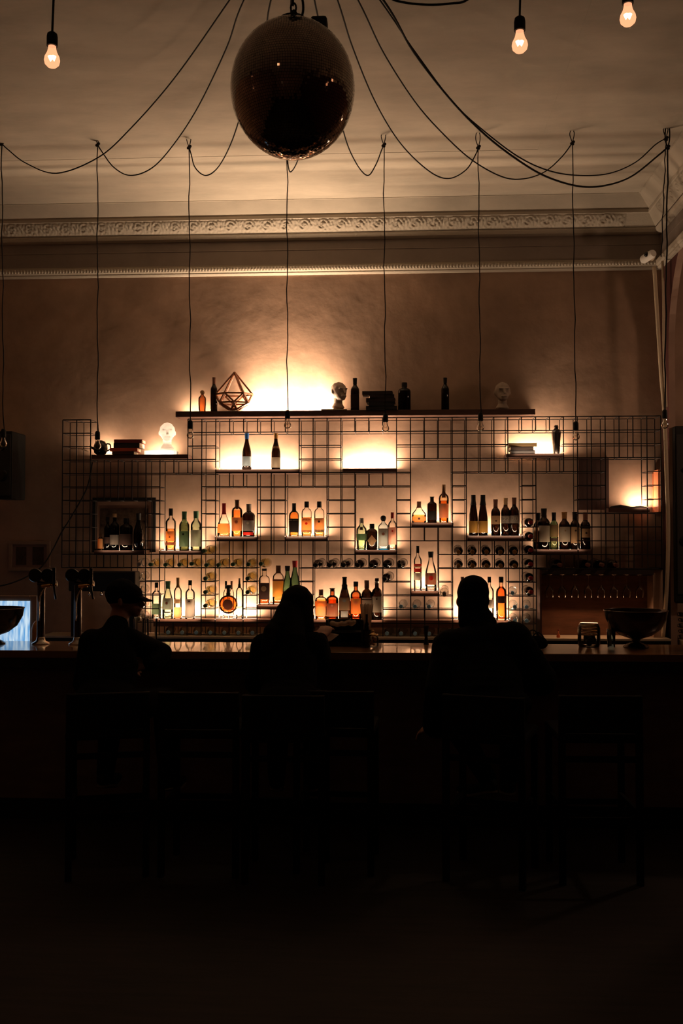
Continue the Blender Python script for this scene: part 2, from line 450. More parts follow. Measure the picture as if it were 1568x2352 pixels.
# ------------------------------------------------------------------ the wire rack
YF, YB = 8.06, 8.245
def gx(n, Y=YF): return W(910.7+32.0*n, 1200, YF).x
Z0 = W(910.7, 959.5, YF).z
CH = 31.35*scale_at(YF)*1.0
def gz(mm): return Z0 - CH*mm
OPEN = [(-22,-15,0,3), (-13,-7,1,4), (-4,0,1,4), (8,12,1,3), (-17,-14,4,9.9), (-22,-18,6,10), (-13,-10,5,9), (-8,-5,5,9), (-3,0,5,10),
        (1,4,3,8), (5,9,4,9), (10,13,4,10), (15,18,3,7), (-17.6,-14,11,15), (-13,-11,11,15), (-10,-7,10,14), (-6,-1,11,15), (1,3,9,13), (4,8,11,15)]
def is_open(n, mm):
    if mm >= 11 and (n < -19 or n >= 10): return True
    return any(a <= n and n+1 <= b+.01 and c <= mm and mm+1 <= d+.11 for a, b, c, d in OPEN)
cells = {(n, q): not is_open(n, q) for n in range(-24, 19) for q in range(0, 16)}
def solid(n, q): return cells.get((n, q), False)
rack = empty('wire_rack', (gx(0), YF, gz(16)))
tag(rack, 'large black wire grid rack with rectangular openings covering the back wall', 'rack')
def grid_layer(Y, name, w):
    m = MB(); ox, oy, oz = rack.location
    for n in range(-24, 20):
        q = 0
        while q < 16:
            if solid(n-1, q) or solid(n, q):
                q1 = q
                while q1 < 16 and (solid(n-1, q1) or solid(n, q1)): q1 += 1
                x = gx(n)
                m.box((x-w/2-ox, Y-w/2-oy, gz(q1)-oz), (x+w/2-ox, Y+w/2-oy, gz(q)-oz)); q = q1
            else: q += 1
    for q in range(0, 17):
        n = -24
        while n < 19:
            if solid(n, q-1) or solid(n, q):
                n1 = n
                while n1 < 19 and (solid(n1, q-1) or solid(n1, q)): n1 += 1
                z = gz(q)
                m.box((gx(n)-ox, Y-w/2-oy, z-w/2-oz), (gx(n1)-ox, Y+w/2-oy, z+w/2-oz)); n = n1
            else: n += 1
    m.build(name, M_rod, rack)
grid_layer(YF, 'front_grid', .0080)
grid_layer(YB, 'back_grid', .0058)
m = MB(); ox, oy, oz = rack.location
for n in range(-24, 20):
    for q in range(0, 17):
        a = [solid(n-1,q-1), solid(n,q-1), solid(n-1,q), solid(n,q)]
        if any(a) and not all(a):
            m.box((gx(n)-.0022-ox, YF-oy, gz(q)-.0022-oz), (gx(n)+.0022-ox, YB-oy, gz(q)+.0022-oz))
tag(m.build('cross_ties', M_rod, rack), kind='stuff')
# ------------------------------------------------------------------ text on labels
def text_mesh(txt, width=None, height=None, extr=.0004):
    cu = bpy.data.curves.new('t', 'FONT'); cu.body = txt; cu.size = 1; cu.align_x = 'CENTER'; cu.align_y = 'CENTER'; cu.extrude = 0
    o = bpy.data.objects.new('t', cu); COL.objects.link(o)
    dg = bpy.context.evaluated_depsgraph_get(); me = bpy.data.meshes.new_from_object(o.evaluated_get(dg))
    vs = [v.co.copy() for v in me.vertices]; fs = [tuple(p.vertices) for p in me.polygons]
    bpy.data.objects.remove(o); bpy.data.curves.remove(cu); bpy.data.meshes.remove(me)
    xs = [v.x for v in vs]; ys = [v.y for v in vs]
    sx = (width or 1e9)/(max(xs)-min(xs)); sy = (height or 1e9)/(max(ys)-min(ys)); s_ = min(sx, sy)
    sx = s_ if not (width and height) else min(sx, s_*1.4)
    cx, cy = (max(xs)+min(xs))/2, (max(ys)+min(ys))/2
    return [((v.x-cx)*sx, (v.y-cy)*s_) for v in vs], fs

# ------------------------------------------------------------------ bottles
PROF = dict(
    bordeaux=[(.90,0),(1,.015),(1,.62),(.96,.67),(.78,.72),(.50,.765),(.42,.80),(.39,.85),(.38,.965),(.43,.97),(.43,1)],
    burgundy=[(.92,0),(1,.02),(1,.42),(.95,.50),(.78,.60),(.56,.70),(.42,.78),(.37,.86),(.36,.965),(.42,.97),(.42,1)],
    flute=[(.92,0),(1,.02),(1,.36),(.95,.46),(.80,.60),(.60,.74),(.44,.86),(.38,.96),(.42,.965),(.42,1)],
    spirit=[(.92,0),(1,.02),(1,.60),(.97,.66),(.85,.71),(.60,.745),(.42,.77),(.38,.80),(.38,1)],
    stout=[(.92,0),(1,.02),(1,.66),(.97,.72),(.80,.77),(.50,.80),(.40,.83),(.38,1)],
    bell=[(.95,0),(1,.02),(.98,.28),(.90,.40),(.66,.52),(.42,.62),(.30,.72),(.27,.80),(.27,1)],
    flask=[(.88,0),(1,.04),(1,.34),(.90,.46),(.60,.58),(.36,.68),(.27,.78),(.26,1)],
    shouldered=[(.90,0),(.92,.02),(1,.60),(1,.64),(.90,.70),(.62,.745),(.40,.77),(.34,.81),(.34,1)],
    tall=[(.95,0),(1,.02),(1,.66),(.95,.70),(.7,.745),(.42,.78),(.34,.82),(.33,1)],
    vase=[(.80,0),(.86,.02),(1,.40),(1,.62),(.92,.68),(.6,.74),(.38,.80),(.34,1)])
def prof_r(prof, z):
    for (r0, z0), (r1, z1) in zip(prof, prof[1:]):
        if z <= z1: return r0+(r1-r0)*(z-z0)/max(1e-6, z1-z0)
    return prof[-1][0]
def patch(prof, R, Hh, z0, z1, ang, ex, dep, off=1.02, nt_=12):
    vs = []; nz = 4
    for j in range(nz+1):
        z = z0+(z1-z0)*j/nz; r = prof_r(prof, z)*R*off+.0004
        for i in range(nt_+1):
            x, y = cs(-ang+2*ang*i/nt_, ex, dep); vs.append((x*r, y*r, z*Hh))
    fs = [(j*(nt_+1)+i, j*(nt_+1)+i+1, (j+1)*(nt_+1)+i+1, (j+1)*(nt_+1)+i) for j in range(nz) for i in range(nt_)]
    return vs, fs
def bottle_at(loc, R, Hh, shape, gl, liq, cap, labels, name, desc, cat='bottle', group=None, ex=2.0, dep=1.0, rz=0.0):
    t = empty(name, loc, rz); prof = PROF[shape]
    capf = cap[1] if cap else 0
    pr = [(r*R, z*Hh) for r, z in prof]
    m = MB(); m.lathe(pr, 28, ex, dep); m.build('glass_body', GL[gl], t, smooth=True, auto=50)
    if liq:
        k, fr = liq; pl = [(prof_r(prof, z)*R*.90, z*Hh) for z in sorted(set([.03] + [q for _, q in prof if .03 < q < fr] + [fr]))]
        m = MB(); m.lathe(pl, 24, ex, dep); m.build('liquid', LQ[k], t, smooth=True, auto=50)
    if cap:
        zc = 1-capf; rc = prof_r(prof, zc)*R*1.10+.0008; rt = prof_r(prof, .99)*R*1.12+.0008
        kind = cap[2] if len(cap) > 2 else 'plain'
        m = MB()
        if kind == 'tee':
            m.lathe([(rt*.55, zc*Hh), (rt*.55, Hh*.975), (rt*1.05, Hh*.977), (rt*1.05, Hh*1.0)], 16)
        elif kind == 'pourer':
            m.lathe([(rt, zc*Hh), (rt, (zc+.35*capf)*Hh), (rt*.5, (zc+.5*capf)*Hh), (rt*.32, Hh), (rt*.3, Hh*1.001)], 14)
        elif kind == 'ball':
            m.lathe([(rt*.8, zc*Hh), (rt*1.2, (zc+.2*capf)*Hh), (rt*1.5, (zc+.55*capf)*Hh), (rt*1.2, (zc+.85*capf)*Hh), (rt*.3, Hh)], 16)
        else:
            zz = [z for _, z in prof if zc < z < .96]
            m.lathe([(rc, zc*Hh)] + [(prof_r(prof, z)*R*1.08+.0008, z*Hh) for z in zz] + [(rt, Hh*.995), (rt*.9, Hh*1.002)], 18)
        m.build('cap', CAPM[cap[0]], t, smooth=True, auto=40)
    for L in labels:
        z0, z1, key = L[:3]; ang = L[3] if len(L) > 3 else 1.25
        txt = L[4] if len(L) > 4 else None
        m = MB()
        if key == 'diamond':
            vs = []; zc, hz = (z0+z1)/2, (z1-z0)/2; n = 8
            for j in range(n+1):
                v = -1+2*j/n; w = (1-abs(v))*.80+.02
                r = prof_r(prof, zc+v*hz)*R*1.03+.0006
                for i in range(n+1):
                    x, y = cs(math.asin(max(-1, min(1, (-1+2*i/n)*w))), ex, dep); vs.append((x*r, y*r, (zc+v*hz)*Hh))
            m.add(vs, [(j*(n+1)+i, j*(n+1)+i+1, (j+1)*(n+1)+i+1, (j+1)*(n+1)+i) for j in range(n) for i in range(n)])
            m.build('label', P['tan'], t); continue
        vs, fs = patch(prof, R, Hh, z0, z1, ang, ex, dep, 1.02); m.add(vs, fs)
        lb = m.build('label', P[key], t)
        if txt:
            for (s_, zc, ww, hh, ck) in txt:
                r = prof_r(prof, zc)*R*1.04+.0008
                m = MB()
                if s_ == '*disc':
                    vs = [(0, -r*dep-.0004, zc*Hh)]+[(ww*R*math.cos(a*PI/8), -r*dep*math.sqrt(max(.1, 1-(ww*math.cos(a*PI/8))**2)) if ex <= 2 else -r*dep-.0004, zc*Hh+ww*R*math.sin(a*PI/8)) for a in range(16)]
                    m.add(vs, [(0, 1+a, 1+(a+1) % 16) for a in range(16)])
                else:
                    v2, f2 = text_mesh(s_, ww*R*2, hh*Hh)
                    vv = []
                    for a, b in v2:
                        x, y = cs(a/r, ex, dep); vv.append((x*r, y*r, zc*Hh+b))
                    m.add(vv, f2)
                m.build('print' if s_ != '*disc' else 'seal', P[ck], lb)
    tag(t, desc, cat, group)
    return t
SPX = scale_at(8.15)
def bottle(sh, px, yt, w, shape, gl, liq, cap, labels, desc, name='spirit_bottle', ex=2.0, dep=1.0, Y=8.15, group=None):
    z = SH[sh]+.0005; s_ = scale_at(Y)
    top = W(px, yt, Y).z
    return bottle_at((W(px, 1240, Y).x, Y, z), w/2*s_, top-z, shape, gl, liq, cap, labels, name, desc, 'bottle', group, ex, dep)
WB = 'wine_bottle'
# long board shelf
bottle('T', 463, 897, 18, 'vase', 'brown', None, ('tan', .2, 'ball'), [], 'small pale brown stoppered bottle at left end of long board shelf', 'decanter')
bottle('T', 490, 867, 16, 'bordeaux', 'dark', None, ('brown', .2), [], 'slim brown bottle just left of the wooden geometric lantern', WB)
bottle('T', 815, 869, 20, 'bordeaux', 'dark', None, ('black', .18), [(.1,.5,'dark')], 'tall dark bottle between grey head bust and pile of dark books', WB)
bottle('T', 929, 879, 29, 'stout', 'dark', None, ('black', .15), [], 'wide dark bottle just right of the pile of dark books')
bottle('T', 1023, 868, 18, 'bordeaux', 'dark', None, ('black', .15), [], 'slim dark bottle standing alone near right of long board shelf', WB)
# shelf A
bottle('A', 566, 995, 21, 'burgundy', 'dark', None, ('blue', .16), [(.10,.36,'paleblue',1.35,[]), (.02,.07,'dark',1.5)], 'tall dark bottle with blue neck foil and pale blue label', WB)
bottle('A', 633, 995, 21, 'burgundy', 'dark', None, ('gold', .15), [(.05,.33,'cream',1.3), (.58,.64,'bronze',1.3)], 'tall dark bottle with cream label and gold neck ring', WB)
# shelf E
bottle('E', 392, 1168, 24, 'tall', 'clear', ('amber', .52), ('black', .17), [(.22,.46,'orange',1.0,[('*disc', .32, .18, 0, 'brown')]), (.13,.20,'brown',1.3)], 'clear bottle half full of amber rum beside black picture frame')
bottle('E', 423, 1175, 24, 'bordeaux', 'dgreen', None, ('green', .2), [(.10,.5,'dgreen',1.1,[('*disc', .42, .2, 0, 'black')])], 'dark green wine bottle in middle of its three-bottle shelf', WB)
bottle('E', 450, 1174, 25, 'bordeaux', 'ltgreen', ('clear', .6), ('green', .18), [(.10,.52,'grape',1.2)], 'light green bottle with wide grey label, right of dark green one', WB)
# shelf G
bottle('G', 514, 1156, 29, 'bell', 'clear', ('amber', .40), ('red', .33), [(.12,.38,'orange',1.1,[])], 'squat whisky bottle with dripping red wax over its neck', 'whisky_bottle', 3.4, .8)
bottle('G', 544, 1148, 25, 'stout', 'amber', ('amber', .72), ('brown', .25, 'tee'), [(.16,.52,'bronze',1.15,[('*disc', .40, .3, 0, 'brown')])], 'amber bourbon bottle with T-shaped dark brown stopper', 'whisky_bottle')
bottle('G', 571, 1158, 29, 'shouldered', 'dark', ('dark', .5), ('grey', .2), [(.18,.50,'grape',1.2,[('*disc', .42, .22, 0, 'cream')]), (.05,.14,'red',1.0)], 'dark broad-shouldered liqueur bottle with red foot, right of amber bourbon')
# shelf H
bottle('H', 675, 1156, 23, 'shouldered', 'amber', ('amber', .74), ('black', .26), [(.13,.54,'black',1.2,[("JACK DANIEL'S", .49, .85, .045, 'cream')])], 'square amber whisky bottle with black label and black neck', 'whisky_bottle', 4.5, .85)
bottle('H', 704, 1152, 23, 'stout', 'clear', ('amber', .55), ('black', .17), [(.13,.53,'orange',1.15,[('JIM BEAM', .47, .8, .06, 'brown'), ('*disc', .375, .26, 0, 'red')]), (.13,.185,'brown',1.17)], 'square clear whisky bottle with orange label and red seal', 'whisky_bottle', 4.5, .85)
bottle('H', 733, 1152, 23, 'stout', 'clear', ('amber', .52), ('black', .17), [(.13,.53,'tan',1.15,[('JIM BEAM', .50, .8, .05, 'dark'), ('*disc', .43, .24, 0, 'dark')]), (.13,.20,'dark',1.17)], 'square clear whisky bottle with grey and orange label, rightmost of three', 'whisky_bottle', 4.5, .85)
# shelf I
bottle('I', 830, 1190, 24, 'vase', 'ltgreen', ('green', .35), ('grey', .16), [(.30,.50,'dgreen',1.2), (.62,.72,'dark',.3)], 'light green gin bottle with round shoulders, left on its shelf', 'gin_bottle')
bottle('I', 854, 1203, 25, 'stout', 'dark', None, ('black', .16), [(.14,.56,'diamond')], 'short black gin bottle with a tan diamond label', 'gin_bottle')
bottle('I', 880, 1184, 23, 'tall', 'blue', ('clear', .6), ('black', .17, 'ball'), [(.10,.62,'grape',.8,[('BOMBAY', .56, .5, .04, 'cream'), ('*disc', .46, .3, 0, 'brown')]), (0.0,.035,'blue',3.1)], 'pale blue square gin bottle with grey label and blue foot', 'gin_bottle', 4.0, .85)
bottle('I', 901, 1177, 20, 'tall', 'clear', ('clear', .6), ('red', .16), [(.14,.60,'pink',1.1,[('*disc', .50, .22, 0, 'red')])], 'clear gin bottle with red cap and pink label', 'gin_bottle')
# shelf J
bottle('J', 962, 1152, 33, 'flask', 'clear', ('amber', .38), ('brown', .3), [(.10,.30,'orange',1.0,[('*disc', .2, .16, 0, 'dark')])], 'squat flask bottle of amber liquor with tapering neck', 'whisky_bottle', 2.6, .6)
bottle('J', 992, 1141, 22, 'stout', 'dark', None, ('black', .12, 'tee'), [(.12,.45,'black',1.1)], 'matt black bottle with wide flat stopper beside squat flask')
bottle('J', 1019, 1113, 23, 'shouldered', 'amber', ('deep', .58), ('brown', .34, 'pourer'), [(.13,.50,'bronze',1.1)], 'amber bourbon bottle with long brown pouring spout', 'whisky_bottle')
# shelf K
bottle('K', 1087, 1137, 21, 'flute', 'dark', None, ('black', .25), [(.08,.36,'ochre',1.2)], 'left of two tall black flute bottles with ochre labels', WB)
bottle('K', 1109, 1137, 22, 'flute', 'dark', None, ('black', .25), [(.08,.36,'ochre',1.2)], 'right of two tall black flute bottles with ochre labels', WB)
bottle('K', 1138, 1147, 21, 'bordeaux', 'dark', None, ('brown', .2), [(.32,.55,'tan',1.2,[('*disc', .41, .2, 0, 'dark')])], 'dark wine bottle with cream band label, next to flute bottles', WB)
bottle('K', 1161, 1144, 21, 'bordeaux', 'dark', None, ('tan', .18), [(.33,.53,'grape',1.2,[('22', .45, .7, .10, 'cream')])], 'dark wine bottle with grey numbered label and tan foil', WB, Y=8.165)
bottle('K', 1181, 1143, 21, 'bordeaux', 'dark', None, ('brown', .18), [(.33,.53,'grape',1.2,[('20', .45, .7, .10, 'cream')])], 'dark wine bottle with grey numbered label at right shelf end', WB)
# shelf L
bottle('L', 1236, 1178, 22, 'bordeaux', 'dark', None, ('black', .2), [(.2,.6,'bronze',1.1)], 'dark wine bottle half hidden at left end of five-bottle shelf', WB, Y=8.20)
bottle('L', 1249, 1168, 27, 'bordeaux', 'dark', None, ('black', .2), [(.18,.58,'cream',1.0)], 'large dark wine bottle with tall cream label', WB, Y=8.13)
bottle('L', 1272, 1177, 20, 'bordeaux', 'dgreen', None, ('black', .22), [(.34,.66,'bronze',1.2), (.22,.30,'dark',1.2)], 'slender greenish wine bottle with bronze label on five-bottle shelf', WB)
bottle('L', 1296, 1176, 25, 'bordeaux', 'dark', None, ('gold', .18), [(.20,.60,'cream',1.1,[('*disc', .5, .15, 0, 'bronze')])], 'dark wine bottle with gold foil top and cream label', WB)
bottle('L', 1320, 1176, 22, 'bordeaux', 'dark', None, ('black', .2), [(.16,.60,'tan',1.1,[('*disc', .5, .2, 0, 'dark')])], 'dark wine bottle with brown printed label, fourth on five-bottle shelf', WB)
bottle('L', 1344, 1177, 23, 'bordeaux', 'dark', None, ('brown', .2), [(.32,.56,'tan',.9,[('*disc', .44, .2, 0, 'dark')])], 'dark wine bottle with small tan label, rightmost on five-bottle shelf', WB)
# shelf N
bottle('N', 959, 1254, 18, 'tall', 'clear', ('clear', .5), ('black', .16), [(.72-.3,.80-.3,'red',1.0), (.52,.56,'tan',1.0), (.24,.40,'grape',1.0), (.55,.60,'red',1.1)], 'tall slim clear bottle with red and grey label bands')
bottle('N', 989, 1267, 26, 'burgundy', 'clear', ('clear', .3), ('black', .15), [(.16,.46,'brown',1.1,[('*disc', .33, .4, 0, 'red')]), (.09,.12,'dark',.8)], 'clear bottle with dark red label on short reddish shelf')
# shelf O
bottle('O', 607, 1306, 25, 'stout', 'clear', ('deep', .50), ('black', .06), [(.14,.60,'dark',1.1,[('*disc', .44, .5, 0, 'bronze')])], 'square whisky bottle with dark label, left on shelf behind woman', 'whisky_bottle', 3.4, .8)
bottle('O', 639, 1299, 25, 'stout', 'clear', ('amber', .6), ('brown', .2), [(.20,.60,'yellow',1.1), (.60,.65,'brown',1.1)], 'square bottle with yellow label and broad brown cap', 'whisky_bottle', 3.4, .8)
bottle('O', 660, 1300, 24, 'burgundy', 'green', None, ('black', .13), [(.1,.35,'dark',1.1)], 'green bottle with black cap rising behind woman head', WB)
bottle('O', 677, 1288, 25, 'burgundy', 'green', None, ('red', .15), [(.1,.38,'pink',1.1)], 'green bottle with red neck foil rising behind woman head', WB)
# long plank
bottle('Q', 360, 1338, 21, 'tall', 'clear', ('clear', .3), ('black', .14), [(.12,.42,'dgreen',1.2)], 'clear bottle with dark label at left end of plank shelf')
bottle('Q', 386, 1335, 25, 'burgundy', 'ltgreen', ('clear', .4), ('green', .2), [(.25,.55,'grey',1.2,[('*disc', .42, .25, 0, 'brown')]), (.16,.19,'black',.7)], 'greenish bottle with grey label and long dark neck', WB)
bottle('Q', 409, 1327, 18, 'tall', 'clear', ('clear', .5), ('tan', .24), [(.0+.02,.28,'orange',1.2), (.38,.48,'tan',.8)], 'slim clear bottle with orange foot label and tan neck')
bottle('Q', 437, 1333, 22, 'tall', 'clear', ('clear', .55), ('black', .13), [(.03,.52,'grape',1.25,[('*disc', .46, .2, 0, 'dark')])], 'clear bottle wrapped in a large grey label on plank shelf')
bottle('Q', 519, 1335, 12, 'tall', 'clear', None, ('black', .20), [(.1,.4,'white',1.0)], 'slender clear bottle with black cap behind round cognac bottle', Y=8.20)
bottle('Q', 532, 1335, 12, 'tall', 'clear', None, ('brown', .22), [(.1,.4,'tan',1.0)], 'slender clear bottle with brown cap behind round cognac bottle', Y=8.20)
bottle('Q', 550, 1328, 16, 'tall', 'clear', ('clear', .3), ('black', .24, 'pourer'), [(.10,.30,'white',1.0)], 'clear bottle with pointed black spout right of round cognac bottle', Y=8.17)
bottle('Q', 737, 1354, 27, 'shouldered', 'amber', ('amber', .66), ('brown', .2), [(.12,.44,'cream',.9), (.44,.62,'orange',1.2)], 'amber bottle with slanted cream label, leftmost right of woman', ex=3.0, dep=.85)
bottle('Q', 763, 1351, 28, 'spirit', 'brown', ('deep', .64), ('black', .10, 'tee'), [(.10,.52,'bronze',1.1,[('*disc', .46, .2, 0, 'cream')])], 'brown glass bottle with black stopper and bronze label')
bottle('Q', 791, 1325, 27, 'burgundy', 'dark', None, ('black', .30, 'pourer'), [(.22,.52,'bronze',1.1,[('*disc', .45, .3, 0, 'grey')]), (.06,.20,'grey',.6)], 'tall dark bottle with steel pouring spout', WB)
bottle('Q', 817, 1336, 25, 'spirit', 'brown', ('deep', .6), ('black', .13), [(.16,.56,'yellow',1.1,[('*disc', .46, .35, 0, 'orange')])], 'brown bottle with bright yellow and orange label')
bottle('Q', 842, 1333, 25, 'spirit', 'dark', None, ('brown', .2), [(.1,.50,'cream',1.1), (.53,.56,'silver' if 'silver' in P else 'grey',1.0), (.72,.82,'orange',1.2)], 'dark bottle with orange neck label, behind the paper straws')
bottle('Q', 865, 1328, 24, 'spirit', 'dark', None, ('silver', .12, 'pourer'), [(.18,.56,'cream',1.15,[('*disc', .5, .15, 0, 'dark')])], 'dark bottle with cream label and bright metal spout')
bottle('Q', 1061, 1325, 20, 'tall', 'clear', ('clear', .4), ('brown', .14), [(.2,.5,'tan')], 'clear bottle with brown cap peeking left over man beanie')
bottle('Q', 1080, 1325, 20, 'tall', 'ltgreen', None, ('green', .14), [(.2,.5,'grey')], 'pale green bottle with green cap hidden behind man beanie')
bottle('Q', 1096, 1324, 20, 'tall', 'clear', ('amber', .5), ('tan', .15), [(.2,.5,'tan')], 'clear bottle with tan cap peeking right over man beanie')
bottle('Q', 1123, 1325, 20, 'tall', 'clear', ('clear', .5), ('black', .13), [(.28,.48,'grape',.9)], 'clear bottle with black cap right of man beanie')
bottle('Q', 1150, 1325, 24, 'spirit', 'red', ('orange', .78), ('black', .13), [(.40,.56,'dark',1.1,[])], 'bright orange red bottle with slanted dark label', 'whisky_bottle')
# round cognac bottle
s_ = scale_at(8.13)
c = W(524, 1388, 8.13); t = empty('cognac_bottle', (c.x, 8.13, SH['Q']+.0005)); cz = c.z-t.location.z
tag(t, 'round disc-shaped orange cognac bottle with oval medallion on plank shelf', 'bottle')
def disc(r, d, z, mat, name, n=40, p=None, ringr=None):
    m = MB(); Mx = Matrix.Translation((0, 0, z)) @ Matrix.Rotation(PI/2, 4, 'X')
    m.lathe([(r*.72, -d), (r*.93, -d*.75), (r, -d*.3), (r, d*.3), (r*.93, d*.75), (r*.72, d)], n, M=Mx)
    return m.build(name, mat, p or t, smooth=True, auto=50)
disc(21.5*s_, .028, cz, G_amber, 'glass_body'); disc(19.5*s_, .023, cz, L_deep, 'liquid')
m = MB(); m.lathe([(5*s_, 0), (5*s_, .02), (4*s_, .024), (4*s_, .06), (8*s_, .061), (8*s_, .085), (3*s_, .087)], 18, M=Matrix.Translation((0,0,cz+20*s_)))
m.build('stopper', M_black, t, smooth=True, auto=40)
m = MB(); m.lathe([(11.5*s_, -.002), (11.5*s_, .002)], 28, M=Matrix.Translation((0, -.030, cz)) @ Matrix.Rotation(PI/2, 4, 'X')); m.build('medallion', P['brown'], t)
m = MB(); m.tube([(12.5*s_*math.cos(a*PI/16), -.031, cz+12.5*s_*math.sin(a*PI/16)) for a in range(33)], .0022, 6); m.build('ring', CAPM['gold'], t, smooth=True)
m = MB(); m.box((-12*s_, -.03, 0), (12*s_, .03, .012)); m.build('foot', G_clear, t)
# bottles of the dim framed-picture shelf
bottle('F', 231, 1226, 13, 'tall', 'amber', ('amber', .7), None, [(.1,.7,'orange',1.1)], 'small orange bottle at left of dim picture frame shelf')
bottle('F', 247, 1188, 17, 'spirit', 'dark', None, ('black', .15), [(.2,.4,'dark')], 'dark bottle right of small orange one on dim shelf')
bottle('F', 263, 1180, 22, 'spirit', 'dark', ('dark', .5), ('tan', .10), [(.15,.42,'grape')], 'dark bottle with pale cap before the picture frame')
bottle('F', 290, 1190, 30, 'stout', 'dark', ('deep', .5), ('black', .15), [(.16,.5,'dark')], 'wide dark bottle with amber foot before picture frame')
bottle('F', 318, 1179, 24, 'burgundy', 'dark', None, ('black', .18), [], 'tall black wine bottle at right end of dim shelf', WB)

# ---- lying bottles in the rack
ORD = ['first','second','third','fourth','fifth','sixth','seventh','eighth','ninth','tenth','eleventh','twelfth']
def lying(proto_key, protos={}):
    if proto_key in protos: return protos[proto_key]
    t = empty(proto_key)
    R, Hh = .037, .285
    M_ = Matrix.Rotation(PI/2, 4, 'X')      # axis towards the room (-Y): base at +Y
    pr = [(r*R, z*Hh) for r, z in PROF['burgundy' if 'white' in proto_key else 'bordeaux']]
    body = {'white_wine_bottle': G_white, 'red_wine_bottle': G_dark, 'water_bottle': G_pet, 'clear_wine_bottle': G_clear}[proto_key]
    if proto_key == 'water_bottle':
        pr = [(.028,0),(.034,.005),(.034,.05),(.031,.055),(.034,.06),(.034,.15),(.030,.175),(.020,.20),(.013,.215),(.013,.235)]
        m = MB(); m.lathe(pr, 20, M=M_); m.build('bottle_body', body, t, smooth=True)
        m = MB(); m.lathe([(.0155,.218),(.0155,.24),(.014,.242)], 16, M=M_); m.build('cap', CAPM['bluecap'], t, smooth=True, auto=40)
    else:
        m = MB(); m.lathe(pr, 22, M=M_); m.build('glass_body', body, t, smooth=True)
        if 'white' in proto_key or 'clear' in proto_key:
            m = MB(); m.lathe([(r*.88, z) for r, z in pr[:7]], 20, M=M_); m.build('wine', L_clear if 'clear' in proto_key else glass('straw_wine', (.93,.88,.62), edge_amt=.3), t, smooth=True)
        ck = {'white_wine_bottle': 'green', 'red_wine_bottle': 'tan', 'clear_wine_bottle': 'grey'}[proto_key]
        m = MB(); m.lathe([(.0155, .235), (.0165, Hh*.97), (.0165, Hh), (.012, Hh+.002)], 16, M=M_); m.build('foil', CAPM[ck], t, smooth=True, auto=40)
    protos[proto_key] = t; return t
USED = set()
def place_lying(key, n, q, label, group, tilt=0.0, yaw=0.0, dx=0.0, foil=None):
    src = lying(key)
    if key in USED:
        o = src.copy(); COL.objects.link(o)
        for ch in list(src.children):
            c2 = ch.copy(); COL.objects.link(c2); c2.parent = o; c2.matrix_parent_inverse = ch.matrix_parent_inverse.copy()
    else:
        o = src; USED.add(key)
    R = .037 if key != 'water_bottle' else .034
    ya = 8.283 if 'wine' in key else 8.26
    o.location = ((gx(n)+gx(n+1))/2+dx, ya, gz(q+1)+R+.004)
    o.rotation_euler = (tilt, 0, yaw)
    if foil:
        for ch in o.children:
            if ch.name.startswith('foil'):
                ch.data = ch.data.copy(); ch.data.materials.clear(); ch.data.materials.append(foil)
    tag(o, label, 'bottle', group); return o
R_ = random.Random(5)
for i, n in enumerate(range(-18, -9)):
    place_lying('white_wine_bottle', n, 10, 'straw coloured wine bottle lying in cubby row under three-bottle shelf, %s from left' % ORD[i], 'white wine bottles lying in the rack', R_.uniform(.02,.06), R_.uniform(-.10,.02))
place_lying('white_wine_bottle', -14, 9, 'straw coloured wine bottle lying alone just above the long cubby row', 'white wine bottles lying in the rack', .04, -.1)
for i, q in enumerate((11, 12, 13)):
    place_lying('white_wine_bottle', -14, q, 'straw wine bottle lying in narrow column left of cognac bottle, %s from top' % ORD[i], 'white wine bottles lying in the rack', .05, -.05)
for i, q in enumerate((11, 12)):
    place_lying('white_wine_bottle', -11, q, 'straw wine bottle lying in narrow column right of cognac bottle, %s from top' % ORD[i], 'white wine bottles lying in the rack', .05, -.05)
for i, q in enumerate((10, 11, 12, 13, 14)):
    place_lying('clear_wine_bottle', -19, q, 'clear glass bottle lying in left column by capped person head, %s from top' % ORD[i], 'clear bottles lying in the left column', .04, .06)
for i, n in enumerate(range(-6, 1)):
    place_lying('red_wine_bottle', n, 10, 'dark wine bottle lying in row under the gin shelf, %s from left' % ORD[i], 'dark wine bottles lying in the rack', .06, -.12, foil=M_black)
place_lying('red_wine_bottle', -1, 11, 'dark wine bottle lying alone below the gin shelf row', 'dark wine bottles lying in the rack', .06, -.15, foil=M_black)
place_lying('clear_wine_bottle', 3, 12, 'clear bottle lying alone right of short reddish shelf', 'clear bottles lying in the rack', .08, -.05)
for r_, q in ((0, 9), (1, 10)):
    for i, n in enumerate(range(4, 9)):
        place_lying('red_wine_bottle', n, q, 'dark bottle with copper foil lying in %s row under flute bottles, %s from left' % (('upper','lower')[r_], ORD[i]), 'copper foil wine bottles lying in the rack', .07, -.04, foil=CAPM['gold'])
for i, q in enumerate((7, 8, 9, 10, 11, 12)):
    place_lying('red_wine_bottle', 9, q, 'dark wine bottle lying in column right of flute bottle shelf, %s from top' % ORD[i], 'dark wine bottles lying in the right column', .02, .02, foil=CAPM['red'])
for i, n in enumerate((11, 13, 14, 15)):
    place_lying('red_wine_bottle', n, 10, 'dim dark bottle lying above glass cabinet, %s from left' % ORD[i], 'dark bottles lying above the glass cabinet', .04, .05, foil=CAPM['brown'])
for i, (n, q) in enumerate([(8,12),(8,13),(9,13),(8,14),(9,14)]):
    place_lying('water_bottle', n, q, ('plastic water bottle lying right of orange bottle, ' + ('topmost','middle left','middle right','bottom left','bottom right')[i] + ' of five'), 'water bottles lying beside the cabinet', .05, -.12+.08*(i % 2))
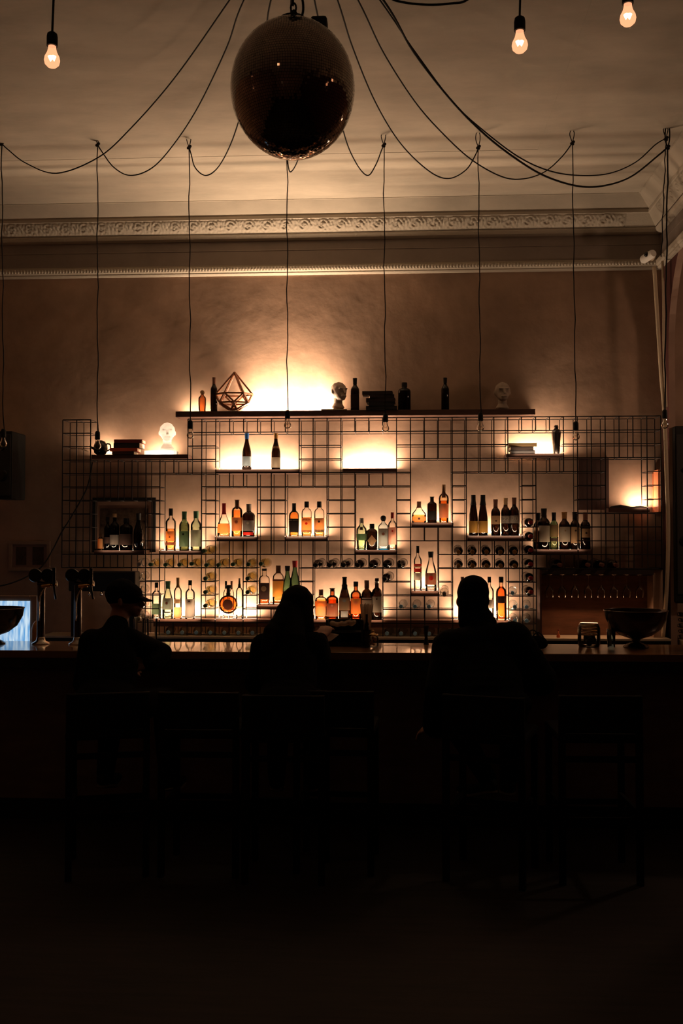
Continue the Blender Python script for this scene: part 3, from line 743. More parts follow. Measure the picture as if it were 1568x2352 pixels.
for i, n in enumerate((0, 1, 2)):
    place_lying('water_bottle', n, 13, 'plastic water bottle lying under short reddish shelf, %s from left' % ORD[i], 'water bottles lying under the short shelf', .05, -.1)
for i, n in enumerate((-1, 0, 1, 2, 3)):
    place_lying('water_bottle', n, 15, 'water bottle lying in bottom row right of rack centre, %s from left' % ORD[i], 'water bottles in the bottom right row', .03, -.1)
for i, n in enumerate(range(-17, -10)):
    place_lying('water_bottle', n, 15, 'water bottle lying in bottom row left of woman, %s from left' % ORD[i], 'water bottles in the bottom left row', .03, .1)

# ------------------------------------------------------------------ things standing on shelves
def ico_template():
    bm = bmesh.new(); bmesh.ops.create_icosphere(bm, subdivisions=2, radius=1)
    vs = [v.co.copy() for v in bm.verts]; fs = [tuple(v.index for v in f.verts) for f in bm.faces]; bm.free(); return vs, fs
ICO = ico_template()
def blob(name, chains, mat, parent, voxel=.008, smooth=4, origin=Vector((0,0,0))):
    """continuous surface grown over chains of (point, (rx,ry,rz)) and welded by a voxel remesh"""
    m = MB()
    def put(c, r):
        m.add([Vector((c[0]-origin[0]+v.x*r[0], c[1]-origin[1]+v.y*r[1], c[2]-origin[2]+v.z*r[2])) for v in ICO[0]], ICO[1])
    for ch in chains:
        ch = [(Vector(c), (r, r, r) if not isinstance(r, (tuple, list)) else r) for c, r in ch]
        if len(ch) == 1: put(*ch[0]); continue
        for (a, ra), (b, rb) in zip(ch, ch[1:]):
            L = (b-a).length; step = max(.004, min(min(ra), min(rb))*.45); n = max(1, int(L/step))
            for k in range(n+1):
                t = k/n; put(a.lerp(b, t), tuple(x+(y-x)*t for x, y in zip(ra, rb)))
    me = m.mesh(name); o = bpy.data.objects.new(name, me); COL.objects.link(o)
    md = o.modifiers.new('r', 'REMESH'); md.mode = 'VOXEL'; md.voxel_size = voxel
    sm = o.modifiers.new('s', 'SMOOTH'); sm.factor = .5; sm.iterations = smooth
    dg = bpy.context.evaluated_depsgraph_get(); dg.update()
    me2 = bpy.data.meshes.new_from_object(o.evaluated_get(dg)); me2.name = name
    bpy.data.objects.remove(o); bpy.data.meshes.remove(me)
    me2.materials.clear()
    return link(name, me2, mat, parent, smooth=True)

def head_bust(px, ytop, ybase, zbase, Y, mat, label, turn=0.0, wpx=38, sub=None):
    s = scale_at(Y); x = W(px, 1200, Y).x; ht = W(px, ytop, Y).z - zbase
    t = empty('head_bust', (x, Y, zbase), turn)
    k = ht/.25; q = lambda a, b, c: (a*k, b*k, c*k)
    ch = [[(q(0,.005,.165), q(.068,.080,.078))],
          [(q(0,-.025,.125), q(.050,.050,.050)), (q(0,-.048,.095), q(.030,.026,.020))],
          [(q(0,.01,.11), q(.040,.042,.03)), (q(0,.012,.05), q(.038,.040,.03)), (q(0,.01,.022), q(.060,.050,.02))],
          [(q(0,-.076,.165), q(.009,.008,.008)), (q(0,-.092,.135), q(.011,.011,.009))],
          [(q(-.030,-.064,.178), q(.016,.012,.008)), (q(.030,-.064,.178), q(.016,.012,.008))],
          [(q(-.016,-.075,.112), q(.012,.009,.006)), (q(.016,-.075,.112), q(.012,.009,.006))],
          [(q(-.066,.01,.150), q(.007,.014,.020))], [(q(.066,.01,.150), q(.007,.014,.020))]]
    o = blob('head', ch, mat, t, .0045*k, 2)
    if sub: m = MB(); m.box((-.075, -.055, -.001), (.075, .055, .012)); m.build('plinth', mat, t, bevel=.003)
    tag(t, label, 'bust'); return t
M_glowcast = paper('pale_translucent_cast', (.90, .87, .82), .6)
# white block under the glowing head
m = MB(); c0, c1 = W(333, 1033, 8.13), W(405, 1044, 8.13)
sb = empty('stone_slab', ((c0.x+c1.x)/2, 8.15, SH['D'])); tag(sb, 'bright white slab lying on the upper left shelf under head', 'slab')
hw = (c1.x-c0.x)/2; m.box((-hw, -.05, .0), (hw, .06, .034)); m.build('slab', M_glowcast, sb, bevel=.004)
head_bust(383, 968, 1033, SH['D']+.0345, 8.15, M_glowcast, 'glowing white head bust on upper left shelf', .25)
hb_ = [o for o in COL.objects if o.name == 'head_bust'][0]; add_light('bust_inner_light', 'POINT', (0, .012, .125), .24, (1, .82, .66), .02, parent=hb_)
add_light('slab_inner_light', 'AREA', (0, 0, .018), .9, (1,.82,.66), .15, .02, (PI/2, 0, PI), sb)
head_bust(778, 875, 942, SH['T']+.012, 8.15, M_greycast, 'grey head bust seen against the glow on long board shelf', .7)
head_bust(1155, 875, 942, SH['T']+.0005, 8.17, M_greycast, 'dim head bust at right end of long board shelf', .1)
# tray below grey head bust
m = MB(); a, b = W(738, 940, 8.13), W(797, 940, 8.13); t = empty('book', ((a.x+b.x)/2, 8.14, SH['T'])); hw = (b.x-a.x)/2
m.box((-hw, -.06, .0005), (hw, .08, .011)); m.build('cover', M_greycast, t, bevel=.002); tag(t, 'thin flat book lying under the grey head bust', 'book')
def book(px0, px1, yt, yb, Y, z0, col, label, rz=0.0, dep=.15, group=None, pagecol=(.62,.5,.36)):
    a, b = W(px0, 1200, Y).x, W(px1, 1200, Y).x; h = abs(W(px0, yt, Y).z-W(px0, yb, Y).z)
    t = empty('book', ((a+b)/2, Y, z0), rz); hw = (b-a)/2
    cm = pbr('book_cover_%d_%d_%d' % tuple(int(c*100) for c in col), col, .6)
    m = MB(); m.box((-hw, -dep/2, 0), (hw, dep/2, .0025)); m.box((-hw, -dep/2, h-.0025), (hw, dep/2, h)); m.box((-hw, -dep/2, 0), (hw, -dep/2+.0025, h)); m.build('cover', cm, t)
    m = MB(); m.box((-hw+.003, -dep/2+.003, .0028), (hw-.003, dep/2-.003, h-.0028)); m.build('pages', pbr('book_pages', pagecol, .9), t)
    tag(t, label, 'book', group); return z0+h+.0003
z = SH['D']+.0005
z = book(262, 312, 1037, 1044, 8.15, z, (.06,.03,.025), 'dark book at bottom of the pile on upper left shelf')
z = book(256, 318, 1029.5, 1037, 8.14, z, (.60,.10,.04), 'orange red book in the pile on upper left shelf', .06)
z = book(266, 326, 1018, 1029.5, 8.15, z, (.03,.025,.025), 'thick black book in the pile on upper left shelf', -.05)
z = book(266, 329, 1010, 1018, 8.15, z, (.22,.03,.025), 'dark red book on top of the pile on upper left shelf', .03)
z = SH['C']+.0005
z = book(1172, 1226, 1034, 1042, 8.16, z, (.03,.02,.02), 'dark book at bottom of the pile beside cocktail shaker')
z = book(1170, 1222, 1026, 1034, 8.16, z, (.04,.025,.02), 'middle dark book of the pile beside cocktail shaker', .05)
z = book(1167, 1231, 1018, 1026, 8.16, z, (.34,.22,.10), 'open tan book on top of pile beside cocktail shaker', -.03)
z = SH['T']+.0005
for i, (a, b, h, r) in enumerate([(841, 912, 8, 0), (846, 905, 9, .05), (842, 908, 9, -.04), (848, 904, 8, .08), (833, 902, 7, -.03)]):
    z = book(a, b, 0, h, 8.15, z, (.012+.004*i, .01, .01), 'black book in the pile on long board shelf, %s from bottom' % ORD[i], r, dep=.16)
# black pot with handle next to the books
x = W(238, 1, 8.14).x; t = empty('black_pot', (x, 8.14, SH['D'])); tag(t, 'glossy black round pot with handle beside the orange red book', 'pot')
m = MB(); m.lathe([(.030, .001), (.052, .018), (.060, .05), (.055, .085), (.035, .115), (.012, .125)], 24); m.build('body', M_glossblack, t, smooth=True)
m = MB(); m.tube(smooth_path([(.05,0,.095),(.078,0,.09),(.082,0,.055),(.055,0,.035)]), .006, 8); m.build('handle', M_glossblack, t, smooth=True)
m = MB(); m.tube([(-.05,0,.05),(-.09,-.01,.075)], [.012,.007], 10); m.build('spout', M_glossblack, t, smooth=True)
# pale stick poking out left of the pot
a, b = W(184, 1030, 8.04), W(203, 1037, 8.10); m = MB(); m.tube([a, b], .005, 8); tag(m.build('wooden_stick', CAPM['wood'], smooth=True), 'short pale stick poking out at left end of upper shelf', 'stick')
# cocktail shaker
s_ = scale_at(8.15); t = empty('cocktail_shaker', (W(1271,1,8.15).x, 8.15, SH['C']+.0005)); tag(t, 'tall dark metal cocktail shaker on upper right shelf', 'shaker')
hh = W(1271, 977, 8.15).z-SH['C']; m = MB(); m.lathe([(7*s_, 0), (7.5*s_, .1*hh), (10.5*s_, .70*hh), (10.5*s_, .76*hh)], 12, 2.0); m.build('cup', M_darkchrome, t)
m = MB(); m.lathe([(10.6*s_, .76*hh), (9*s_, .83*hh), (5*s_, .87*hh), (4.6*s_, .88*hh)], 20); m.build('strainer', M_darkchrome, t, smooth=True)
m = MB(); m.lathe([(4.8*s_, .88*hh), (5*s_, .96*hh), (3.8*s_, 1.0*hh)], 16); m.build('cap', M_darkchrome, t, smooth=True)
# wooden geometric lantern
Yl = 8.16; s_ = scale_at(Yl); x0 = W(540,1,Yl).x; zb = SH['T']
t = empty('geometric_lantern', (x0, Yl, zb)); tag(t, 'wooden geometric lantern frame on the long board shelf', 'lantern')
zz = lambda py: W(540, py, Yl).z - zb
def ring(r, py, off, n=6, sq=.85): return [Vector((r*s_*math.cos(2*PI*k/n+off), r*s_*sq*math.sin(2*PI*k/n+off)*.85, max(.006, zz(py)))) for k in range(n)]
A = Vector((.004, 0, zz(855))); RA = ring(43, 906, .12); RB = ring(38, 926, .12+PI/6); RC = ring(12, 941, .12)
m = MB(); w = .013
for k in range(6):
    m.bar(A, RA[k], w); m.bar(RA[k], RA[(k+1) % 6], w); m.bar(RA[k], RB[k], w); m.bar(RA[(k+1) % 6], RB[k], w); m.bar(RB[k], RB[(k+1) % 6], w)
    m.bar(RB[k], RC[k], w); m.bar(RB[k], RC[(k+1) % 6], w); m.bar(RC[k], RC[(k+1) % 6], w)
m.build('frame', M_copper, t)
m = MB(); m.lathe([(.02, .012), (.02, .03), (.018, .032)], 16); m.build('candle', M_cream, t, smooth=True, auto=40)

# ------------------------------------------------------------------ right end of the rack: small shelf with glow, canvas
sm_ = shelf('M', 1398, 1492, 1166, 1176, 'narrow dark shelf at right end of rack with glow above it', leds=[(1450, 1488, 26)])
def lump(name, pts, mat, label, cat, vox=.006):
    t = empty(name, pts[0][0]); blob('body', [[(p, r) for p, r in pts]], mat, t, vox, 3, origin=Vector(pts[0][0]))
    tag(t, label, cat); return t
lump('driftwood', [(W(1404,1168,8.12), .020), (W(1425,1164,8.12), .018), (W(1450,1167,8.13), .012), (W(1470,1166,8.12), .016), (W(1488,1168,8.12), .012)], M_black, 'dark knotty driftwood lying on narrow shelf at right end', 'driftwood')
xa = W(1491,1,8.24).x; m = MB(); m.box((xa, 8.10, W(1,1178,8.1).z), (xa+.022, 8.29, W(1,1084,8.1).z)); tag(m.build('side_board', pbr('orange_board', (.55,.16,.06), .6), bevel=.002), 'upright orange board beside the glow at right end of rack', 'board')
m = MB(); a, b = W(1328, 1052, 8.28), W(1398, 1171, 8.28); m.box((a.x, 8.272, b.z), (b.x, 8.298, a.z)); t = m.build('canvas', pbr('dark_canvas', (.06,.025,.018), .85)); tag(t, 'dark red unframed canvas on the wall behind rack right side', 'canvas')

# framed picture behind the dim shelf, and framed pair on the left wall part
def framed(px0, px1, y0, y1, Y, fw, fcol, mat_col, label, pics, name='picture_frame', tilt=0):
    a, b = W(px0, y0, Y), W(px1, y1, Y); t = empty(name, ((a.x+b.x)/2, Y, b.z)); hw = (b.x-a.x)/2; h = a.z-b.z
    m = MB(); d = .022
    m.box((-hw, -d, 0), (hw, 0, fw)); m.box((-hw, -d, h-fw), (hw, 0, h)); m.box((-hw, -d, fw), (-hw+fw, 0, h-fw)); m.box((hw-fw, -d, fw), (hw, 0, h-fw))
    m.build('frame', fcol, t, bevel=.002)
    m = MB(); m.box((-hw+fw, -.008, fw), (hw-fw, -.002, h-fw)); m.build('mat_board', mat_col, t)
    for (u0, u1, v0, v1, mt) in pics:
        m = MB(); m.box((-hw+u0*2*hw, -.011, v0*h), (-hw+u1*2*hw, -.007, v1*h)); m.build('picture', mt, t)
    tag(t, label, 'picture'); return t
M_pic = pbr('dim_picture', (.05,.03,.02), .25, var=(18, .8, (1,1,1)))
framed(214, 358, 1143, 1268, 8.285, .026, M_black, pbr('brown_mat', (.26,.14,.09), .8), 'black framed picture with brown mat hanging behind the dim shelf', [(.12, .88, .10, .80, M_pic)])
framed(22, 116, 1243, 1311, 8.29, .028, pbr('pale_frame', (.30,.19,.13), .7), pbr('pale_mat', (.24,.14,.10), .8), 'pale wide frame with two dark portraits on left wall part', [(.17, .42, .20, .80, M_pic), (.57, .84, .20, .80, M_pic)])
# wall speakers
def speaker(px0, px1, y0, y1, Y, label, dep=.22):
    a, b = W(px0, y0, Y), W(px1, y1, Y); t = empty('loudspeaker', ((a.x+b.x)/2, Y, b.z)); hw = (b.x-a.x)/2; h = a.z-b.z
    m = MB(); m.box((-hw, 0, 0), (hw, dep, h)); m.build('cabinet', M_black, t, bevel=.012)
    m = MB(); m.box((-hw*.86, -.008, h*.05), (hw*.86, .001, h*.95)); m.build('grille', pbr('speaker_grille', (.02,.017,.015), .6, bump=(300,.5)), t, bevel=.004)
    for zc, r in ((.35, .62), (.75, .3)):
        m = MB(); m.lathe([(hw*r, 0), (hw*r*.92, .006), (hw*r*.3, .002)], 24, M=Matrix.Translation((0, -.009, h*zc)) @ Matrix.Rotation(PI/2, 4, 'X')); m.build('driver', M_glossblack, t, smooth=True)
    tag(t, label, 'speaker'); return t
speaker(-18, 27, 990, 1146, 7.9, 'black loudspeaker mounted on wall at left edge of picture', .30)
speaker(1549, 1592, 978, 1386, 8.02, 'tall black loudspeaker seen through the arch at right edge')

# ------------------------------------------------------------------ back counter and glass cabinet
Zc = W(784, 1461.5, 8.05).z
t = empty('back_counter', (-.6, 8.12, 0)); tag(t, 'low back counter with thin cream worktop under the rack', 'counter')
m = MB(); m.box((-2.3, -.15, Zc-.018), (XR+.6-.03, .17, Zc)); m.build('worktop', M_cream, t, bevel=.002)
m = MB(); m.box((-2.3, -.13, 0), (XR+.6-.03, .17, Zc-.02)); m.build('base', M_barback, t)
# cabinet
xa, xb = W(1232,1,8.06).x, W(1511,1,8.06).x; zt = W(1370,1305,8.06).z
t = empty('glass_cabinet', (xa, 8.06, Zc)); tag(t, 'open brown cabinet with hanging wine glasses at right of rack', 'cabinet')
L = xb-xa; hC = zt-Zc
m = MB(); m.box((0, .215, 0), (L, .232, hC)); m.build('back_board', M_cabin, t)
m = MB(); m.box((0, 0, .0), (.014, .22, hC)); m.build('side_board', M_shelf, t)
m = MB(); m.box((L-.075, .02, .0), (L, .22, hC)); m.build('side_board', M_wall, t)
m = MB(); m.box((0, 0, hC-.012), (L, .22, hC)); m.build('top_board', M_shelf, t)
zr = W(1370,1322,8.06).z-Zc
m = MB(); m.box((.014, .0, zr+.008), (L-.075, .03, hC-.012)); m.build('valance', M_cabdark, t)
rails = MB()
for yy in (.05, .09, .13, .17): rails.box((.014, yy-.003, zr), (L-.075, yy+.003, zr+.006))
rails.build('hanging_rail', M_rod, t)
add_light('cabinet_fill', 'AREA', (L*.42, .10, hC*.62-.05+.0), .9, (1,.5,.25), L*.7, .02, (math.radians(-35), 0, 0), t)  # added light without a fixture, makes the orange-brown glow on the back board
def wine_glass(loc, hgt, R, label, first=[]):
    if not first:
        o = empty('wine_glass', loc)
        pr = [(.95*R, 0), (1.0*R, .03), (.05*R*2, .10), (.006, .20*hgt), (.005, .45*hgt), (.012, .49*hgt), (R*.75, .60*hgt), (R, .74*hgt), (R*.92, .90*hgt), (R*.80, hgt)]
        pr = [(R*.95, 0), (R*.9, -.003), (.006, -.012), (.0045, -.45*hgt), (.010, -.50*hgt), (R*.70, -.60*hgt), (R, -.74*hgt), (R*.93, -.90*hgt), (R*.80, -hgt)]
        foot = MB(); foot.lathe(pr[:3], 20, close=False); foot.build('foot', G_clear, o, smooth=True)
        st = MB(); st.lathe(pr[2:5], 8, close=False); st.build('stem', G_clear, o, smooth=True)
        bo = MB(); bo.lathe(pr[4:], 22, close=False); bo.build('bowl', G_clear, o, smooth=True)
        first.append(o)
    else:
        s0 = first[0]; o = s0.copy(); COL.objects.link(o); o.location = loc
        for ch in list(s0.children):
            c2 = ch.copy(); COL.objects.link(c2); c2.parent = o
    tag(o, label, 'glass', 'wine glasses hanging in the cabinet'); return o
for i, px in enumerate((1254, 1282, 1311, 1341, 1370, 1399, 1428, 1457)):
    wine_glass((W(px,1,8.12).x, 8.12, Zc+zr+.008), .185, .036, 'upside-down wine glass hanging in cabinet, %s from left' % ORD[i])
# small items on the back counter
def onc(px, Y=8.03): return (W(px,1,Y).x, Y, Zc+.0005)
t = empty('sauce_bottle', onc(1273)); tag(t, 'tiny orange bottle standing on cream counter in front of cabinet', 'bottle')
m = MB(); m.lathe([(.012,0),(.015,.004),(.014,.022),(.005,.034),(.0045,.058)], 16); m.build('body', pbr('orange_sauce', (.75,.16,.04), .4), t, smooth=True)
m = MB(); m.lathe([(.006,.055),(.006,.066)], 12); m.build('cap', CAPM['red'], t, smooth=True)

# ------------------------------------------------------------------ the bar
ZB = 1.05; YB0, YB1 = 5.76, 6.30
t = empty('bar_counter', (-.8, 6.0, 0)); tag(t, 'long dark wooden bar counter across the room', 'counter')
m = MB(); m.box((-3.05, YB0-6, ZB-.045), (3.0-.03, YB1-6, ZB)); m.build('bar_top', M_barwood, t, bevel=.004)
m = MB(); m.box((-3.05, YB0-6+.002, ZB-.10), (3.0-.03, YB0-6+.03, ZB-.046)); m.build('edge_rail', M_barback, t)
m = MB(); m.box((-3.0, -.05, .14), (3.0-.05, .22, ZB-.046)); m.build('front_panel', M_barfront, t)
m = MB(); m.box((-2.98, 0, 0), (3.0-.07, .2, .14)); m.build('plinth', M_barback, t)
def onb(px, Y=6.1): return Vector((W(px,1,Y).x, Y, ZB+.0005))
def bz(py, px=784, Y=6.1): return W(px, py, Y).z-ZB

# drip mat and beer taps
def beer_tap(px, Y, label, towers=2):
    t = empty('beer_tap', onb(px, Y)); s = scale_at(Y); tag(t, label, 'beer tap')
    h = W(px, 1344, Y).z-ZB
    m = MB(); m.lathe([(.055,0),(.055,.006),(.030,.02),(.026,.035),(.022,.05)], 24); m.build('base', M_chrome, t, smooth=True)
    m = MB(); m.lathe([(.0235,.03),(.0235,h)], 24); m.build('column', M_darkchrome, t, smooth=True, auto=40)
    m = MB(); m.tube([(-.02,0,h+.01),(.10,0,h+.01)], .018, 14); m.build('crossbar', M_darkchrome, t, smooth=True)
    for i, dx in enumerate((-.03, .05)):
        m = MB(); m.lathe([(.040,-.012),(.043,-.008),(.043,.008),(.040,.012)], 28, M=Matrix.Translation((dx, -.02, h+.062)) @ Matrix.Rotation(PI/2, 4, 'X')); m.build('medallion', M_glossblack, t, smooth=True, auto=40)
    m = MB(); m.tube(smooth_path([(.02,-.04,h-.005),(.055,-.05,h-.002),(.075,-.05,h+.0)]), .012, 10); m.build('faucet', M_brass, t, smooth=True)
    m = MB(); m.tube([(.07,-.05,h+.002),(.115,-.05,h+.004)], .007, 10); m.build('faucet', M_brass, t, smooth=True)
    m = MB(); m.tube(smooth_path([(.045,-.05,h-.012),(.022,-.055,h-.05),(.008,-.055,h-.10),(.006,-.05,h-.22)]), .0045, 8); m.build('spout', M_chrome, t, smooth=True)
    m = MB(); m.tube(smooth_path([(.098,-.05,h+.11),(.098,-.05,h+.02),(.10,-.05,h-.02),(.112,-.05,h-.085)]), [.012]+[.011]*8+[.007]*10, 10); m.build('handle', M_glossblack, t, smooth=True)
    return t
beer_tap(106, 6.12, 'beer tap tower with two round black medallions, leftmost')
beer_tap(189, 6.12, 'beer tap tower behind the capped person at the left')
# a dark tap panel behind second tower
t = empty('tap_panel', (W(245,1,7.9).x, 7.93, Zc)); tag(t, 'dark slatted machine panel behind the second beer tap', 'machine')
a, b = W(166, 1312, 7.9), W(318, 1461, 7.9); hw = (b.x-a.x)/2; h = a.z-Zc
m = MB(); m.box((-hw, -.06, h-.16), (hw, .09, h)); m.build('housing', M_black, t, bevel=.01)
m = MB(); m.box((-hw*.95, -.03, 0), (-hw*.80, .07, h-.16)); m.box((hw*.80, -.03, 0), (hw*.95, .07, h-.16)); m.build('stand', M_black, t)
for i in range(5):
    m = MB(); m.tube([(-hw*.7+i*hw*.35, -.06, h-.16), (-hw*.7+i*hw*.35, -.085, h-.19)], .01, 10); m.build('nozzle', M_chrome, t, smooth=True)

# glowing screen and post behind left bowl
Ys = 6.6
a, b = W(-40, 1380, Ys), W(68, 1474, Ys); t = empty('glowing_screen', ((a.x+b.x)/2, Ys, Zc)); tag(t, 'glowing blue white screen behind the pedestal bowl at left edge', 'screen')
hw = (b.x-a.x)/2; h = a.z-b.z; zoff = b.z-Zc
mm_ = bpy.data.materials.new('blue_screen'); mm_.use_nodes = True; nt = mm_.node_tree; nt.nodes.remove(nt.nodes['Principled BSDF'])
tc = nt.nodes.new('ShaderNodeTexCoord'); mp = nt.nodes.new('ShaderNodeMapping'); mp.inputs['Scale'].default_value = (60, 1, 7)
nz = nt.nodes.new('ShaderNodeTexNoise'); nz.inputs['Scale'].default_value = 1; cr = nt.nodes.new('ShaderNodeValToRGB')
cr.color_ramp.elements[0].position = .35; cr.color_ramp.elements[1].position = .65
cr.color_ramp.elements[0].color = (.12,.35,.68,1); cr.color_ramp.elements[1].color = (.62,.78,.90,1)
e = nt.nodes.new('ShaderNodeEmission'); e.inputs[1].default_value = 1.0
for x, y in ((tc.outputs['Object'], mp.inputs[0]), (mp.outputs[0], nz.inputs['Vector']), (nz.outputs['Fac'], cr.inputs[0]), (cr.outputs[0], e.inputs[0]), (e.outputs[0], nt.nodes['Material Output'].inputs[0])): nt.links.new(x, y)
m = MB(); m.box((-hw, -.004, zoff), (hw, .02, zoff+h)); m.build('display', mm_, t)
m = MB(); f = .055; m.box((-hw-f, .0, zoff-.01), (-hw, .03, zoff+h+f)); m.box((hw, .0, zoff-.3), (hw+.045, .03, zoff+h+.035)); m.box((-hw, 0, zoff+h), (hw, .03, zoff+h+.035)); m.build('frame', pbr('pale_casing', (.42,.32,.26), .6), t, bevel=.003)
m = MB(); m.box((-.2, .0, 0), (.2, .1, zoff)) ; m.box((-hw, 0, -Zc), (hw, .1, .001)) ; m.build('stand', M_black, t)
# orange round-topped object behind first tap
Yo = 6.5; a = W(88, 1470, Yo); t = empty('orange_canister', (a.x-.01, Yo, Zc-.0)); tag(t, 'matt orange rounded canister between screen and first beer tap', 'canister')
hh = W(88, 1425, Yo).z-Zc
m = MB(); m.lathe([(.034, 0), (.036, .01), (.036, hh*.75), (.030, hh*.88), (.016, hh*.97), (.003, hh)], 24); m.build('body', pbr('orange_enamel', (.62,.27,.03), .5), t, smooth=True)
m = MB(); m.box((-.1,-.08,-Zc), (.1,.08,0)); m.build('stand', M_black, t)

# pedestal bowls
def bowl(px, rimy, label, Y=6.12, wpx=140):
    t = empty('pedestal_bowl', onb(px, Y)); s = scale_at(Y); R = wpx/2*s; hr = W(px, rimy, Y).z-ZB
    prof = [(R, hr), (R*.99, hr-.006), (R*.95, hr-.05), (R*.78, hr-.11), (R*.50, hr-.15), (R*.16, hr-.172)]
    inn = [(R*.10, hr-.160), (R*.46, hr-.142), (R*.75, hr-.10), (R*.93, hr-.045), (R*.965, hr)]
    m = MB(); m.lathe(prof[::-1], 40, close=False); m.lathe(inn, 40, close=False); m.lathe([(R*.965, hr), (R, hr)], 40, close=False)
    m.build('bowl', pbr('dark_silver', (.07,.055,.045), .22, metal=.9), t, smooth=True, auto=60)
    m = MB(); m.lathe([(R*.40, 0), (R*.41, .006), (R*.30, .02), (R*.12, hr-.19 if hr > .2 else .03), (R*.16, hr-.165)], 32); m.build('foot', MATS['dark_silver'], t, smooth=True, auto=50)
    m = MB(); m.tube([(R*math.cos(a*PI/20), R*math.sin(a*PI/20), hr) for a in range(41)], .003, 6); m.build('rim', M_darkchrome, t, smooth=True)
    tag(t, label, 'bowl'); return t
bowl(-2, 1397, 'dark metal pedestal bowl on bar at left edge of picture')
bowl(1448, 1402, 'dark metal pedestal bowl on bar at right end')
# napkin caddy with straws, sauce bottle, jar
t = empty('bar_caddy', onb(792, 6.15)); tag(t, 'dark bar caddy filled with crumpled napkins on bar beside menu', 'caddy'); hC2 = W(792, 1424, 6.15).z-ZB
wv = 40*scale_at(6.15)
m = MB(); 
for sx in (-1, 1): m.box((sx*wv-.006, -.07, 0), (sx*wv+.006, .07, hC2+.005))
m.box((-wv, -.07, 0), (wv, .07, .008)); m.box((-wv, -.07, hC2*.52), (wv, .07, hC2*.56)); m.box((-wv, .062, 0), (wv, .07, hC2)); m.box((-wv, -.07, 0), (wv, -.064, hC2*.16)); m.build('case', M_black, t, bevel=.002)
blob('napkins', [[((-wv*.75+i*.03*1.0, R_.uniform(-.02,.02), hC2*.80+R_.uniform(0,.012)), (.016,.05,.016)), ((-wv*.75+i*.03+.02, R_.uniform(-.02,.02), hC2*.84+R_.uniform(-.004,.014)), (.012,.045,.014))] for i in range(5)], paper('napkin_paper', (.62,.50,.40), .6), t, .006, 1)
for i, dx in enumerate((-.03, .055)):
    m = MB(); m.lathe([(.014,.01),(.016,.03),(.016,.055),(.008,.06)], 14, M=Matrix.Translation((dx,-.02,.0))); m.build('salt_shaker', G_clear, t, smooth=True)
# straws cup
t = empty('straw_holder', onb(840, 6.12)); tag(t, 'bundle of pale paper straws fanned out of dark cup', 'straws'); hS = W(840, 1386, 6.12).z-ZB
m = MB(); m.lathe([(.024,0),(.028,.10),(.026,.10),(.022,.004)], 20); m.build('cup', M_glossblack, t, smooth=True, auto=50)
m = MB()
for i in range(26):
    a = R_.uniform(0, 2*PI); r = R_.uniform(0, 1)**.5; m.tube([(.012*r*math.cos(a), .012*r*math.sin(a), .006), (.046*r*math.cos(a), .030*r*math.sin(a), hS-R_.uniform(0,.012))], .0038, 6)
o = m.build('paper_straws', paper('straw_paper', (.80,.68,.56), .65), t, smooth=True)
t = bottle_at(onb(841, 6.03), .014, W(841,1411,6.03).z-ZB, 'bordeaux', 'dark', None, ('black', .2), [(.2,.5,'dark')], 'sauce_bottle', 'slim dark sauce bottle standing in front of paper straws')
t = empty('glass_jar', onb(855, 6.06)); tag(t, 'lumpy glass jar with knobbed lid right of sauce bottle', 'jar')
m = MB(); m.lathe([(.030,0),(.034,.008),(.034,.055),(.028,.068)], 14, 2.4); m.build('jar_body', G_clear, t, smooth=True)
m = MB(); m.lathe([(.030,.068),(.026,.078),(.012,.084),(.006,.092),(.009,.098),(.003,.104)], 18); m.build('lid', M_brass, t, smooth=True)
blob('contents', [[((R_.uniform(-.015,.015), R_.uniform(-.015,.015), .015+i*.006), .009)] for i in range(8)], P['tan'], t, .003, 1)
# muddler / jigger
t = empty('jigger', onb(975, 6.22)); hJ = W(975, 1437, 6.22).z-ZB; tag(t, 'black hourglass jigger on the bar left of man', 'jigger')
m = MB(); m.lathe([(.017,0),(.009,hJ*.40),(.009,hJ*.5),(.018,hJ)], 18); m.build('body', M_black, t, smooth=True, auto=50)
m = MB(); m.lathe([(.0185,hJ-.003),(.0185,hJ)], 18); m.build('rim', M_darkchrome, t)
# coiled jar, tumbler with napkin at the right
t = empty('cork_jar', onb(1342, 6.15)); hJ = W(1342, 1431, 6.15).z-ZB; tag(t, 'wide glass jar with stacked rings beside folded napkin', 'jar')
Rj = 25*scale_at(6.15)
m = MB(); m.lathe([(Rj*.9,0),(Rj,.02),(Rj,hJ*.8),(Rj*.8,hJ)], 28); m.build('jar_body', G_clear, t, smooth=True)
for i in range(4):
    m = MB(); m.tube([(Rj*.75*math.cos(a*PI/12), Rj*.75*math.sin(a*PI/12), hJ*.52+i*.018) for a in range(25)], .005, 6); m.build('ring', M_brass, t, smooth=True)
blob('filling', [[((R_.uniform(-.03,.03), R_.uniform(-.03,.03), R_.uniform(.015,hJ*.45)), .018)] for i in range(16)], M_black, t, .006, 1)
t = empty('napkin_tumbler', onb(1392, 6.10)); hJ = W(1392, 1445, 6.1).z-ZB; tag(t, 'tumbler holding a folded pale napkin left of right bowl', 'tumbler')
m = MB(); m.lathe([(.022,0),(.027,hJ),(.025,hJ),(.020,.006)], 20, close=False); m.build('glass', G_blue, t, smooth=True)
zt_ = W(1385,1402,6.1).z-ZB
m = MB(); m.add([(-.012,-.01,.01),(.004,.0,.01),(-.022,-.012,zt_),(-.006,.005,zt_*.97),(-.004,.002,zt_),(.025,-.01,zt_*.82),(.03,.0,zt_*.45),(.006,.004,zt_*.70)],
      [(0,1,3,2),(2,3,4),(3,5,4),(3,7,5),(7,6,5)])
o = m.build('napkin', paper('napkin_cloth', (.62,.50,.38), .6), t); md = o.modifiers.new('t','SOLIDIFY'); md.thickness = .003
